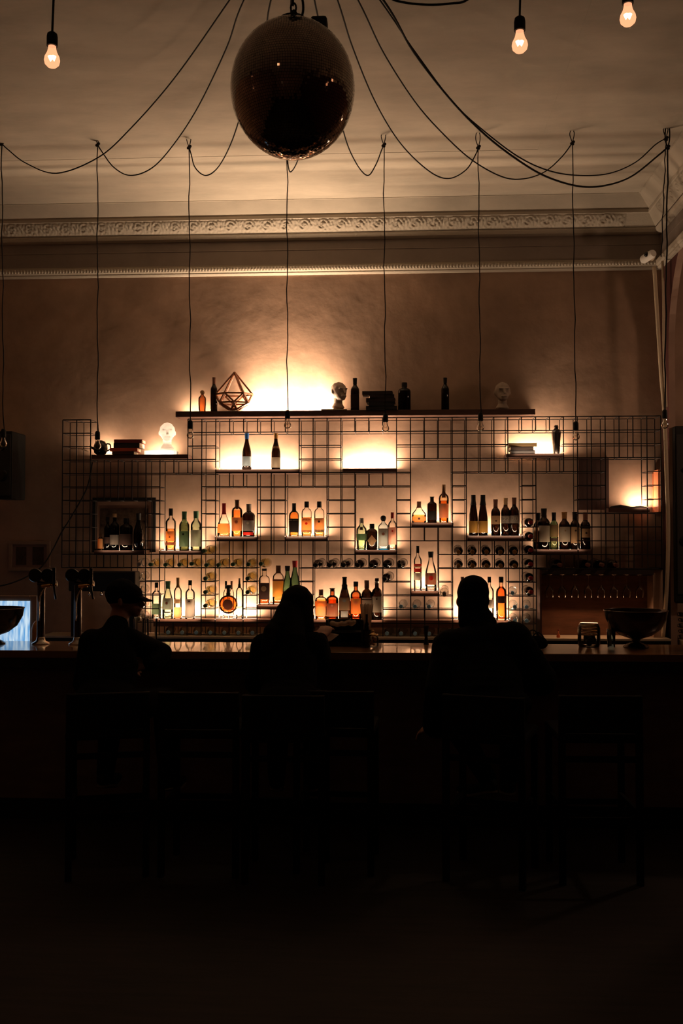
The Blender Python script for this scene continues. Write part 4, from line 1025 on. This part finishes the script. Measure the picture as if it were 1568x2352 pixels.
# tumblers by the capped person
def tumbler(px, y0, Y, label):
    t = empty('tumbler', onb(px, Y)); h = W(px, y0, Y).z-ZB; R = 12.5*scale_at(Y)
    m = MB(); m.lathe([(R*.85,0),(R,h),(R*.94,h),(R*.80,.008)], 24, close=False); m.build('glass', glass('tumbler_glass', (.97,.96,.95), edge_amt=.8, gloss=.1), t, smooth=True, auto=50)
    m = MB(); m.lathe([(R*.78,.008),(R*.86,h*.45)], 20); m.build('water', L_clear, t, smooth=True, auto=40)
    tag(t, label, 'tumbler', 'tumblers on the bar'); return t
tumbler(327, 1421, 6.2, 'clear tumbler on the bar nearest the capped person')
tumbler(357, 1421, 6.15, 'clear tumbler with water right beside the other tumbler')
# beer glass lying label at px 320,1495 : ashtray
t = empty('ashtray', onb(320, 5.9)); tag(t, 'small shiny ashtray on bar in front of capped person', 'ashtray'); m = MB(); m.lathe([(.03,0),(.04,.018),(.037,.018),(.027,.004)], 20, close=False); m.build('dish', M_chrome, t, smooth=True); m = MB(); m.lathe([(.026,.003),(.026,.005)], 16); m.build('ash', M_greycast, t)
# red glass bottle at the right edge
t = bottle_at(onb(1566, 6.0), .026, W(1566,1358,6.0).z-ZB, 'spirit', 'red', ('orange', .5), ('black', .12), [], 'whisky_bottle', 'red glass bottle glowing at right edge of the bar')
# tray of cups by the right edge
for i in range(5):
    t = empty('cup', Vector((W(1556+(i % 2)*3,1,8.14).x, 8.14, W(1553,1468-i*13,8.14).z)))
    m = MB(); m.lathe([(.030,0),(.038,.034),(.036,.034),(.027,.004)], 18, close=False); m.build('body', pbr('dim_stoneware', (.18,.14,.11), .5), t, smooth=True)
    m = MB(); m.tube(smooth_path([(-.036,0,.03),(-.05,0,.025),(-.046,0,.01),(-.032,0,.008)]), .004, 6); m.build('handle', MATS['dim_stoneware'], t, smooth=True)
    tag(t, 'dim stoneware cup stacked beyond the arch, %s from bottom' % ORD[i], 'cup', 'stacked cups beyond the arch')
a = W(1553,1468,8.14); m = MB(); m.box((XR+.07, 8.0, 0), (XR+1.2, 8.29, a.z-.0005)); tag(m.build('side_counter', M_cream, bevel=.004), 'plain counter beyond the arch carrying stacked cups', 'counter')

# ------------------------------------------------------------------ pendant bulbs
def bulb_parts(t, loc, R, hs, lit, parent=None):
    """socket hangs with its top at loc; hs socket height"""
    x, y, z = loc
    m = MB(); m.lathe([(R*.34, z), (R*.62, z-hs*.12), (R*.70, z-hs*.35), (R*.70, z-hs*.98), (R*.60, z-hs)], 18, M=Matrix.Translation((x, y, 0))); sk = m.build('socket', M_black, t, smooth=True, auto=40)
    zb = z-hs; hb = R*2.75
    pr = [(R*.48, zb+.002), (R*.50, zb-.10*hb), (R*.62, zb-.28*hb), (R*.92, zb-.50*hb), (R, zb-.66*hb), (R*.90, zb-.83*hb), (R*.55, zb-.96*hb), (R*.08, zb-hb)]
    m = MB(); m.lathe(pr, 24, M=Matrix.Translation((x, y, 0)))
    b = m.build('bulb', M_litbulb if lit else G_thin, t, smooth=True)
    m = MB(); m.tube([(x-.3*R, y, zb-.45*hb), (x-.15*R, y, zb-.62*hb), (x, y, zb-.5*hb), (x+.15*R, y, zb-.62*hb), (x+.3*R, y, zb-.45*hb)], R*(.26 if lit else .05), 6)
    m.build('filament', emit('hot_filament', (1,.78,.5), 22) if lit else M_darkchrome, b, smooth=True)
    return zb-.6*hb
M_litbulb = bpy.data.materials.new('lit_bulb_glass'); M_litbulb.use_nodes = True; nt = M_litbulb.node_tree; N = nt.nodes; N.remove(N['Principled BSDF'])
tr = N.new('ShaderNodeBsdfTransparent'); tr.inputs[0].default_value = (.95,.8,.65,1); em = N.new('ShaderNodeEmission'); em.inputs[0].default_value = (1,.40,.20,1); em.inputs[1].default_value = 1.5
mx = N.new('ShaderNodeMixShader'); mx.inputs[0].default_value = .75
nt.links.new(tr.outputs[0], mx.inputs[1]); nt.links.new(em.outputs[0], mx.inputs[2]); nt.links.new(mx.outputs[0], N['Material Output'].inputs[0])

HUB = W(690, -300, 4.2); HUB.z = min(HUB.z, H-.02)
YH = 6.82
def swag_pendant(hook_px, hook_y, knot_y, sock_px, sock_y, path, label, ystart=4.75, dy=0.0, rc=.0042, drop=True):
    t = empty('pendant_bulb', (W(sock_px, sock_y, YH).x, YH, W(sock_px, sock_y, YH).z-.1)); off = t.location
    hk = W(hook_px, hook_y, YH)
    hz = Vector((hk.x, YH + (hk.y-YH), H))
    kn = W(hook_px+1, knot_y, YH)
    # swag: from the hub on the ceiling to the knot
    n = len(path); pts = [HUB - off]
    total = [0]
    for i in range(1, n): total.append(total[-1]+math.hypot(path[i][0]-path[i-1][0], path[i][1]-path[i-1][1]))
    for (a, b), d in zip(path, total):
        Y = ystart + (YH-ystart)*(d/total[-1])**.9
        pts.append(W(a, b, Y)-off)
    pts.append(kn-off)
    m = MB(); m.tube(smooth_path(pts, 8), rc, 6, False)
    # drop: knot to socket, slightly wavy
    z1 = W(sock_px, sock_y, YH); q = []
    N_ = 22
    for i in range(N_+1):
        k = i/N_; p = kn.lerp(z1, k); w = .0035*math.sin(k*23+hook_px) + .002*math.sin(k*51+1)
        q.append(Vector((p.x+w, p.y+w*.5, p.z))-off)
    if drop: m.tube(q, rc*.9, 6, False)
    # loop at the hook and loop below knot
    lp = [kn, kn+Vector((-.016,0,.05)), hk+Vector((-.012,0,-.01)), hk+Vector((0,0,.012)), hk+Vector((.014,0,-.01)), kn+Vector((.012,0,.05)), kn]
    m.tube([p-off for p in smooth_path(lp, 6)], rc*.8, 6, False)
    m.build('cord', M_cord, t, smooth=True)
    blob('knot', [[(kn-off+Vector((-.006,0,-.006)), .011), (kn-off+Vector((.008,0,.006)), .011)], [(kn-off+Vector((.004,-.004,-.012)), .009)]], M_cord, t, .003, 1)
    m = MB(); hh = Vector((hk.x, hk.y, H)); m.tube(smooth_path([hh-off, hk+Vector((.006,0,.035))-off, hk+Vector((.010,0,.012))-off, hk+Vector((0,0,0))-off]), .0022, 6); m.build('hook', M_darkchrome, t, smooth=True)
    if drop: bulb_parts(t, z1-off, 8.5*scale_at(YH), 20*scale_at(YH), False)
    tag(t, label, 'pendant bulb'); return t
swag_pendant(3, 305, 330, 8, 985, [(527,0),(400,180),(300,295),(225,362),(130,398),(60,375),(20,345)], 'unlit pendant bulb hanging at far left edge in front of loudspeaker')
swag_pendant(223, 305, 332, 224, 990, [(560,0),(520,110),(455,245),(400,330),(350,385),(300,403),(262,385),(235,350)], 'unlit pendant bulb hanging before the black pot at upper left')
swag_pendant(433, 300, 338, 437, 965, [(622,0),(606,90),(560,240),(530,330),(500,385),(472,403),(448,385),(439,355)], 'unlit pendant bulb hanging at left end of long board shelf')
swag_pendant(658, 310, 335, 660, 942, [(668,30),(690,150),(700,250),(690,330),(682,372),(667,395),(661,375)], 'unlit pendant bulb hanging straight below the mirror ball')
swag_pendant(880, 305, 333, 885, 949, [(722,0),(752,120),(788,300),(815,370),(843,403),(862,380),(876,345)], 'unlit pendant bulb hanging before the pile of black books')
swag_pendant(1097, 305, 338, 1103, 947, [(775,0),(810,110),(862,235),(920,330),(985,393),(1030,410),(1070,390),(1092,355)], 'unlit pendant bulb hanging before right part of long board shelf')
swag_pendant(1313, 300, 328, 1322, 968, [(822,0),(880,120),(950,230),(1010,300),(1080,365),(1150,405),(1200,411),(1250,395),(1290,360)], 'unlit pendant bulb hanging right of the upper right shelf')
swag_pendant(1532, 292, 338, 1526, 941, [(880,0),(950,120),(1040,235),(1120,315),(1200,375),(1260,408),(1330,428),(1390,426),(1450,405),(1510,358)], 'unlit pendant bulb hanging in front of leaning pipe at right corner', rc=.006)
# the loose cord next to it runs down behind the security camera
t = swag_pendant(1528, 292, 318, 1518, 590, [(872,0),(950,115),(1040,235),(1110,300),(1190,360),(1260,392),(1330,403),(1400,398),(1460,372),(1505,332)], 'thin extra cord swagged to the right corner hook beside last pendant')
t.name = 'swag_cord'; t['category'] = 'cord'
for ch in list(t.children_recursive):
    if ch.name.startswith(('socket', 'bulb', 'filament')): bpy.data.objects.remove(ch)
# lit bulbs in the foreground
def lit_pendant(px, ysock, Y, label, ph=0):
    t = empty('pendant_bulb', W(px, ysock, Y)); z0 = H-t.location.z; s = scale_at(Y)
    m = MB(); m.tube([(.004*math.sin(i*1.3+ph), 0, z0*i/8) for i in range(9)], .0042, 6, False); m.build('cord', M_cord, t, smooth=True)
    m = MB(); m.lathe([(.04, z0-.022), (.038, z0-.004), (.03, z0-.0005)], 18); m.build('ceiling_rose', M_black, t, smooth=True)
    zc = bulb_parts(t, Vector((0,0,0)), 18.5*s, 34*s, True)
    add_light('bulb_light', 'POINT', (0, 0, zc-.01), .32, (1,.52,.26), .012, parent=t)
    tag(t, label, 'pendant bulb'); return t
lit_pendant(120, 74, 3.5, 'lit filament bulb hanging at upper left from ceiling')
lit_pendant(1193, 38, 3.5, 'lit filament bulb hanging right of mirror ball')
lit_pendant(1441, -24, 3.5, 'lit filament bulb hanging at upper right edge')
for i, (x, y, z) in enumerate([(-1.9,-.6,3.3), (-.7,-1.3,3.3), (.8,-1.0,3.3), (1.7,-.2,3.2), (-2.6,1.2,3.3), (-2.6,3.8,4.05), (-2.3,3.1,3.95), (.1,1.5,4.1), (-1.0,2.1,4.1), (1.9,3.4,4.05), (1.6,2.6,3.95), (-3.3,2.2,3.6)]):
    t = empty('pendant_bulb', (x, y, z)); m = MB(); m.tube([(0,0,0),(0,0,H-z)], .0042, 6, False); m.build('cord', M_cord, t, smooth=True)
    bulb_parts(t, Vector((0,0,0)), .029, .055, True); add_light('bulb_light', 'POINT', (0,0,-.12), .18, (1,.52,.26), .012, parent=t)
    tag(t, 'lit filament bulb of the hall mirrored in the ball', 'pendant bulb', 'hall bulbs reflected in the mirror ball')
# stray cord arc at the top edge
m = MB(); m.tube(smooth_path([W(880,-40,3.6), W(895,-6,3.6), W(930,6,3.6), W(985,11,3.6), W(1035,8,3.6), W(1075,-2,3.6), W(1130,-60,3.6)]), .0042, 6); 
tag(m.build('swag_cord', M_cord, smooth=True), 'short black cord sagging at top edge between mirror ball and bulb', 'cord')
# hub plate
t = empty('ceiling_hub', (HUB.x, HUB.y, H)); m = MB(); m.lathe([(.09,-.045),(.10,-.03),(.10,-.0005)], 28); m.build('plate', M_black, t, smooth=True, auto=40); tag(t, 'black ceiling hub where the pendant cords meet', 'hub')

# ------------------------------------------------------------------ mirror ball
Yb_ = 3.94; c = W(672, 205, Yb_); Rb = 145*scale_at(Yb_)*.995
t = empty('mirror_ball', c); tag(t, 'large dark mirror ball hanging at top centre', 'mirror ball')
m = MB(); m.sphere((0,0,0), Rb*.975, 48, 32); m.build('core', M_core, t, smooth=True)
m = MB(); rows = 78; Rz = Rb*1.06
def bp(a, th):   # slightly egg-shaped, as in the photo
    return Vector((Rb*math.cos(a)*math.cos(th), Rb*math.cos(a)*math.sin(th), Rb*math.sin(a)*1.10))
for j in range(rows):
    a0, a1 = -PI/2+PI*j/rows, -PI/2+PI*(j+1)/rows; am = (a0+a1)/2
    n = max(6, int(2*PI*math.cos(am)*Rb/(PI*Rb/rows)))
    for k in range(n):
        t0, t1 = 2*PI*k/n, 2*PI*(k+1)/n; tm_ = (t0+t1)/2; g = .445
        pc = bp(am, tm_); nr = pc.normalized()
        ua = (bp(a1, tm_)-bp(a0, tm_))*g; ut = (bp(am, t1)-bp(am, t0))*g
        j1, j2 = R_.gauss(0, .022), R_.gauss(0, .022)
        vs = [pc + ut*sx + ua*sy + nr*((j1*sx*ut.length+j2*sy*ua.length)) for sx, sy in ((-1,-1),(1,-1),(1,1),(-1,1))]
        m.add(vs, [(0,1,2,3)])
m.build('mirror_tiles', M_mirror, t)
for o_ in t.children:
    if o_.name.startswith('core'): o_.scale = (1,1,1.10)
tag([o_ for o_ in t.children if o_.name.startswith('mirror_tiles')][0], kind='stuff')
zt_ = Rb*1.10
m = MB(); m.lathe([(.055, zt_-.012), (.055, zt_+.01), (.02, zt_+.02)], 20); m.build('cap', M_black, t, smooth=True)
m = MB(); z_ = zt_+.01
while c.z+z_ < H-.03:
    q = Vector((.008*math.sin(z_*9), 0, z_)); rot = (int(z_*100) // 4) % 2
    pts = [q+Vector(((.011*math.cos(a*PI/6), 0) if rot else (0, .011*math.cos(a*PI/6)))[0:2] + (.020*math.sin(a*PI/6)+.018,)) for a in range(13)]
    m.tube(pts, .0042, 6); z_ += .030
m.build('chain', M_black, t, smooth=True)
m = MB(); m.tube(smooth_path([(.012,0,zt_+.16),(.035,0,zt_+.11),(.042,0,zt_+.05),(.030,0,zt_-.0)]), .005, 8); m.build('cable', M_cord, t, smooth=True)
x1_ = W(728, 38, Yb_).x-c.x; z1_ = W(728, 38, Yb_).z-c.z
m = MB(); m.box((x1_-.032, .05, z1_-.05), (x1_+.036, .12, z1_+.035)); m.build('motor', M_black, t, bevel=.012)

# ------------------------------------------------------------------ right corner pipes, camera, cable
def tubes(name, paths, r, mat, label, cat):
    t = empty(name, paths[0][0]); 
    for p in paths:
        m = MB(); m.tube([q-t.location for q in smooth_path(p)], r, 10); m.build('pipe', mat, t, smooth=True)
    tag(t, label, cat); return t
Yp = 8.02
tubes('corner_pipe', [[W(1502,612,Yp), W(1510,740,Yp), W(1518,860,Yp), W(1524,930,Yp), W(1528,1010,Yp), W(1531,1110,Yp), W(1534,1200,Yp), W(1533,1290,Yp), W(1529,1380,Yp), W(1522,1463,Yp)]], .0155, M_pipe, 'thick pale pipe running down the right corner to the counter', 'pipe')
tubes('corner_pipe', [[W(1521,600,8.0), W(1523,700,8.0), W(1524,800,8.0), W(1528,895,8.0), W(1530,935,8.0)]], .010, M_pipe, 'thin pale pipe beside the thick one in upper right corner', 'pipe')
t = empty('security_camera', W(1487, 590, 7.95)); tag(t, 'white security camera with dark lens under right corner moulding', 'camera')
m = MB(); m.lathe([(.030,-.06),(.034,-.05),(.034,.05),(.028,.07)], 20, M=Matrix.Rotation(math.radians(80), 4, 'X') @ Matrix.Rotation(math.radians(25), 4, 'Y')); m.build('housing', M_white, t, smooth=True, auto=40)
m = MB(); m.sphere((-.018, -.035, .010), .020, 14, 10); m.build('lens', M_glossblack, t, smooth=True)
m = MB(); m.tube([(.02,.03,.01),(.08,.12,.03),(.10,.26,.05)], .012, 10); m.build('bracket', M_pipe, t, smooth=True)
# sagging cable at the left
m = MB(); m.tube(smooth_path([W(212,1062,8.02), W(200,1120,8.02), W(165,1185,8.0), W(140,1225,8.0), W(120,1265,7.95), W(95,1302,7.9), W(60,1325,7.8), W(20,1341,7.7), W(-30,1352,7.6)]), .006, 6)
tag(m.build('sagging_cable', M_cord, smooth=True), 'black cable sagging from rack across the pale two-picture frame', 'cable')

# ------------------------------------------------------------------ stools
def stool(px, Y, w, back_top, label, rz=0.0, first=[]):
    seat = .74
    if not first:
        t = empty('bar_stool', (W(px,1,Y).x, Y, 0), rz)
        m = MB(); m.box((-.21,-.20,seat-.045), (.21,.20,seat)); m.build('seat', M_stool, t, bevel=.015)
        for sx in (-1, 1):
            for sy in (-1, 1):
                top = .93 if sy < 0 else seat-.045
                m = MB(); m.box((sx*.19-.016, sy*.18-.016, 0), (sx*.19+.016, sy*.18+.016, top)); m.build('leg', M_stool, t, bevel=.003)
        m = MB(); m.box((-.205,-.205,.745), (.205,-.175,.93)); m.build('backrest', M_stool, t, bevel=.008)
        for a_, b_ in (((-.19,-.19,.30),(.19,-.17,.33)), ((-.19,.17,.30),(.19,.19,.33)), ((-.19,-.18,.34),(-.17,.18,.37)), ((.17,-.18,.34),(.19,.18,.37)), ((-.19,-.19,.60),(.19,-.175,.63))):
            m = MB(); m.box(a_, b_); m.build('rail', M_stool, t, bevel=.003)
        first.append(t); o = t
    else:
        s0 = first[0]; o = s0.copy(); COL.objects.link(o); o.location = (W(px,1,Y).x, Y, 0); o.rotation_euler = (0,0,rz)
        for ch in list(s0.children):
            c2 = ch.copy(); COL.objects.link(c2); c2.parent = o
    tag(o, label, 'stool', 'wooden bar stools'); return o
stool(262, 5.15, 0, 0, 'dark wooden bar stool under the capped person', .25)
stool(478, 5.2, 0, 0, 'empty dark wooden bar stool between capped person and woman', 0)
stool(662, 5.12, 0, 0, 'dark wooden bar stool the woman sits on', 0)
stool(775, 5.28, 0, 0, 'empty dark wooden bar stool just right of woman', -.05)
stool(1120, 5.15, 0, 0, 'dark wooden bar stool under the man in beanie', -.3)
stool(1348, 5.2, 0, 0, 'empty dark wooden bar stool right of the man', .03)

# ------------------------------------------------------------------ people
def hand_chains(w, d, side, n):
    """palm and five separate fingers; w wrist, d forward, side towards the thumb, n back-of-hand normal"""
    d = Vector(d).normalized(); side = Vector(side); side = (side-d*side.dot(d)).normalized(); n = -d.cross(side).normalized()
    if n.z < 0: n = -n
    w = Vector(w); ch = []
    for k in range(4):
        o = side*(.032-.021*k); ln = (.078,.088,.082,.064)[k]
        b = w+d*.085+o*1.05; kn = b+d*ln*.45-n*.006; tp = kn+d*ln*.42-n*.030
        ch.append([(w+d*.02+o*.6, .013), (b, .0115), (b+d*.01, .0095), (kn, .0088), (tp, .0075)])
    th = w+d*.025+side*.03
    ch.append([(w+d*.012+side*.018, .014), (th+side*.018+d*.02, .011), (th+side*.030+d*.05-n*.01, .009)])
    ch.append([(w, (.024,.024,.018)), (w+d*.05, (.030,.030,.014))])
    return ch
def person(J, label, hat=None, hair=None, hw=1.0, coat=M_cloth, bulky=0.0):
    t = empty('person', Vector((J['pelvis'].x, J['pelvis'].y, 0))); off = t.location.copy()
    q = {k: (v-off) for k, v in J.items()}
    hd, nk = q['head'], q['neck']; f = (q['face']-hd).normalized()     # face: the point the head looks at
    sd = f.cross(Vector((0,0,1))).normalized(); 
    def hp(a, b, c): return hd + sd*a + f*b + Vector((0,0,c))
    cl = (q['shL']+q['shR'])/2
    body = [[(hp(0,-.01,.02), (.080,.088,.092))], [(hp(0,.035,-.03), (.055,.058,.052)), (hp(0,.065,-.072), (.028,.028,.022))],
            [(hp(0,.088,.005), .010), (hp(0,.108,-.022), .013)], [(hp(-.032,.083,.028), (.018,.012,.008)), (hp(.032,.083,.028), (.018,.012,.008))],
            [(hp(-.018,.094,-.05), .008), (hp(.018,.094,-.05), .008)], [(hp(-.083,-.005,-.005), (.010,.018,.028))], [(hp(.083,-.005,-.005), (.010,.018,.028))],
            [(hp(0,-.01,-.05), .055), (nk, .056), (cl, .07)],
            [(cl, (.12,.085,.06)), (q['chest'], (.145,.10,.09)), (q['belly'], (.13,.10,.09)), (q['pelvis'], (.155,.12,.09))]]
    def arm(s, e=0.0):
        S_, E, Wr = q['sh'+s], q['el'+s], q['wr'+s]
        return [[(cl, .06+e), (S_, .058+e), (S_.lerp(E, .5), .048+e), (E, .041+e)], [(E, .041+e), (E.lerp(Wr, .3), .042+e), (Wr, .028+e)]]
    def leg(s, e=0.0):
        hp_ = q['pelvis']+Vector((-.09 if s == 'L' else .09, .02, -.02)); K, An = q['kn'+s], q['an'+s]
        return [[(hp_, .088+e), (hp_.lerp(K, .5), .075+e), (K, .056+e)], [(K, .056+e), (K.lerp(An, .35), .054+e), (An, .036+e)]]
    for s in 'LR':
        body += arm(s); body += leg(s)
        d = q['ha'+s]-q['wr'+s]; sidev = Vector((.5 if s == 'L' else -.5, .6, .35))
        body += hand_chains(q['wr'+s], d, sidev, None)
    blob('body', body, M_skin, t, .0075, 2)
    e = .024+bulky
    coatc = [[(cl+Vector((0,0,.025)), (.11+bulky,.09,.055)), (q['chest'], (.165+bulky,.125+bulky,.11)), (q['belly'], (.155+bulky,.125+bulky,.11)), (q['pelvis']+Vector((0,0,.02)), (.175+bulky,.14,.10))],
             [(nk+Vector((0,-.01,-.01)), .066+bulky*.3), (cl, .09)]]
    for s in 'LR': coatc += arm(s, e*.8)
    for s in 'LR':    # sleeves end before the hands
        pass
    blob('jacket', coatc, coat, t, .011, 5)
    tr_ = []
    for s in 'LR': tr_ += leg(s, .016)
    tr_.append([(q['pelvis'], (.17,.135,.095)), (q['pelvis']+Vector((0,.02,-.03)), (.165,.13,.08))])
    blob('trousers', tr_, M_jeans, t, .011, 4)
    for s in 'LR':
        a, to = q['an'+s], q['to'+s]; dd = (to-a).normalized()
        sh = blob('shoe', [[(a+Vector((0,0,.0)), .046), (a-dd*.03+Vector((0,0,-.045)), (.040,.040,.03))], [(a-dd*.03+Vector((0,0,-.05)), (.038,.038,.028)), (a.lerp(to,.6)+Vector((0,0,-.03)), (.045,.045,.028)), (to, (.040,.040,.022))]], M_black, t, .007, 3)
        blob('sole', [[(a-dd*.035+Vector((0,0,-.078)), (.040,.040,.010)), (a.lerp(to,.6)+Vector((0,0,-.060)), (.046,.046,.010)), (to+Vector((0,0,-.022)), (.040,.040,.009))]], M_sole, sh, .006, 2)
    if hair:
        blob('hair', [[(c-off, r) for c, r in chn] for chn in hair], M_hair, t, .008, 4)
    if hat == 'cap':
        cp = blob('cap', [[(hp(0,-.012,.035), (.094,.100,.088))], [(hp(0,.02,.03), (.088,.088,.07))]], M_cloth, t, .007, 3)
        blob('brim', [[(hp(x,.085,.022), (.012,.012,.006)), (hp(x*.8,.155-abs(x)*.5,.002), (.014,.014,.005))] for x in (-.06,-.04,-.02,0,.02,.04,.06)], M_cloth, cp, .005, 2)
    if hat == 'beanie':
        blob('beanie', [[(hp(0,-.012,.045), (.092,.100,.085)), (hp(0,-.02,.065), (.086,.09,.078))], [(hp(0,-.015,0), (.093,.102,.06))], [(hp(0,-.02,-.05), (.088,.09,.06)), (hp(.02,-.03,-.12), (.11,.09,.06))]], M_cloth2, t, .008, 4)
    tag(t, label, 'person'); return t
V = Vector
# capped person at the left, seen from behind, head turned right, leaning on the bar
J = dict(head=W(284,1378,5.5), neck=W(270,1432,5.45), face=W(284,1378,5.5)+V((1,.12,-.05)), shL=W(212,1475,5.36), shR=W(300,1474,5.42), chest=W(250,1530,5.33), belly=W(248,1590,5.24), pelvis=V((W(250,1,5.15).x, 5.15, .84)),
     elL=W(192,1570,5.30), wrL=W(262,1548,5.52), haL=W(292,1540,5.56), elR=W(372,1500,5.58), wrR=W(345,1524,5.44), haR=W(300,1535,5.42))
px_ = J['pelvis'].x
J.update(knL=V((px_-.08,5.60,.80)), anL=V((px_-.10,5.52,.40)), toL=V((px_-.08,5.66,.345)), knR=V((px_+.22,5.58,.80)), anR=V((px_+.26,5.48,.40)), toR=V((px_+.30,5.62,.345)))
person(J, 'person in dark jacket and peaked cap leaning on the bar at left', hat='cap')
# woman in the middle
J = dict(head=W(684,1395,5.55), neck=W(672,1448,5.47), face=W(684,1395,5.55)+V((.75,.65,-.35)), shL=W(606,1485,5.40), shR=W(722,1482,5.42), chest=W(662,1530,5.34), belly=W(662,1590,5.24), pelvis=V((W(662,1,5.12).x, 5.12, .84)),
     elL=W(585,1570,5.45), wrL=W(640,1575,5.62), haL=W(668,1570,5.68), elR=W(738,1515,5.62), wrR=W(735,1470,5.72), haR=W(745,1450,5.78))
px_ = J['pelvis'].x
J.update(knL=V((px_-.10,5.60,.80)), anL=V((px_-.10,5.50,.40)), toL=V((px_-.11,5.64,.345)), knR=V((px_+.10,5.60,.80)), anR=V((px_+.10,5.50,.40)), toR=V((px_+.11,5.64,.345)))
hair = [[(W(682,1386,5.53), (.097,.112,.108))], [(W(672,1400,5.50), .085), (W(655,1432,5.42), .08), (W(632,1456,5.36), .07), (W(618,1490,5.32), .05)], [(W(664,1410,5.46), .08), (W(672,1470,5.34), .075), (W(668,1520,5.27), .055)], [(W(690,1400,5.5), .07), (W(700,1440,5.45), .055)]]
person(J, 'woman with long dark hair seated at the bar reading a menu', hair=hair)
# man with beanie
J = dict(head=W(1085,1380,5.5), neck=W(1098,1440,5.45), face=W(1085,1380,5.5)+V((-.15,1,-.1)), shL=W(1035,1490,5.38), shR=W(1178,1472,5.40), chest=W(1112,1535,5.33), belly=W(1118,1590,5.22), pelvis=V((W(1122,1,5.15).x, 5.15, .84)),
     elL=W(1012,1590,5.24), wrL=W(1002,1664,5.42), haL=W(972,1676,5.46), elR=W(1240,1560,5.38), wrR=W(1212,1545,5.60), haR=W(1190,1540,5.68))
px_ = J['pelvis'].x
J.update(knL=V((px_-.22,5.52,.78)), anL=V((px_+.00,5.42,.42)), toL=V((px_-.12,5.56,.33)), knR=V((px_+.16,5.58,.80)), anR=V((px_+.12,5.48,.40)), toR=V((px_+.12,5.62,.345)))
person(J, 'man in dark beanie and bulky coat seated at the bar', hat='beanie', coat=M_cloth2, bulky=.04)
# menu held by the woman
a, b, c_, d_ = W(735,1438,5.80), W(775,1457,5.84), W(752,1474,5.70), W(738,1468,5.68)
m = MB(); m.add([W(733,1437,5.86), W(752,1452,5.86), W(778,1458,5.86), W(760,1472,5.76), W(752,1474,5.74), W(742,1462,5.76)], [(0,1,5),(1,2,3,4,5)])
o = m.build('menu', paper('menu_paper', (.62,.50,.42), .6)); md = o.modifiers.new('t','SOLIDIFY'); md.thickness = .0012; tag(o, 'pale paper menu held open by the woman', 'menu')
# handbag on the bar right of the man
t = empty('handbag', onb(1216, 5.98)); tag(t, 'black handbag with looped handles on bar behind the man', 'handbag')
blob('bag_body', [[((-.04,0,.035), (.05,.04,.035)), ((.04,0,.035), (.05,.04,.035))], [((-.03,0,.055), (.045,.03,.03)), ((.04,0,.05), (.04,.03,.03))]], M_cloth2, t, .006, 3)
for dx, hh in ((.0, .115), (.03, .10)):
    m = MB(); m.tube(smooth_path([(dx-.032,0,.06),(dx-.026,0,hh*.85),(dx,0,hh),(dx+.026,0,hh*.8),(dx+.034,0,.05)]), .0045, 8); m.build('handle', M_black, t, smooth=True)
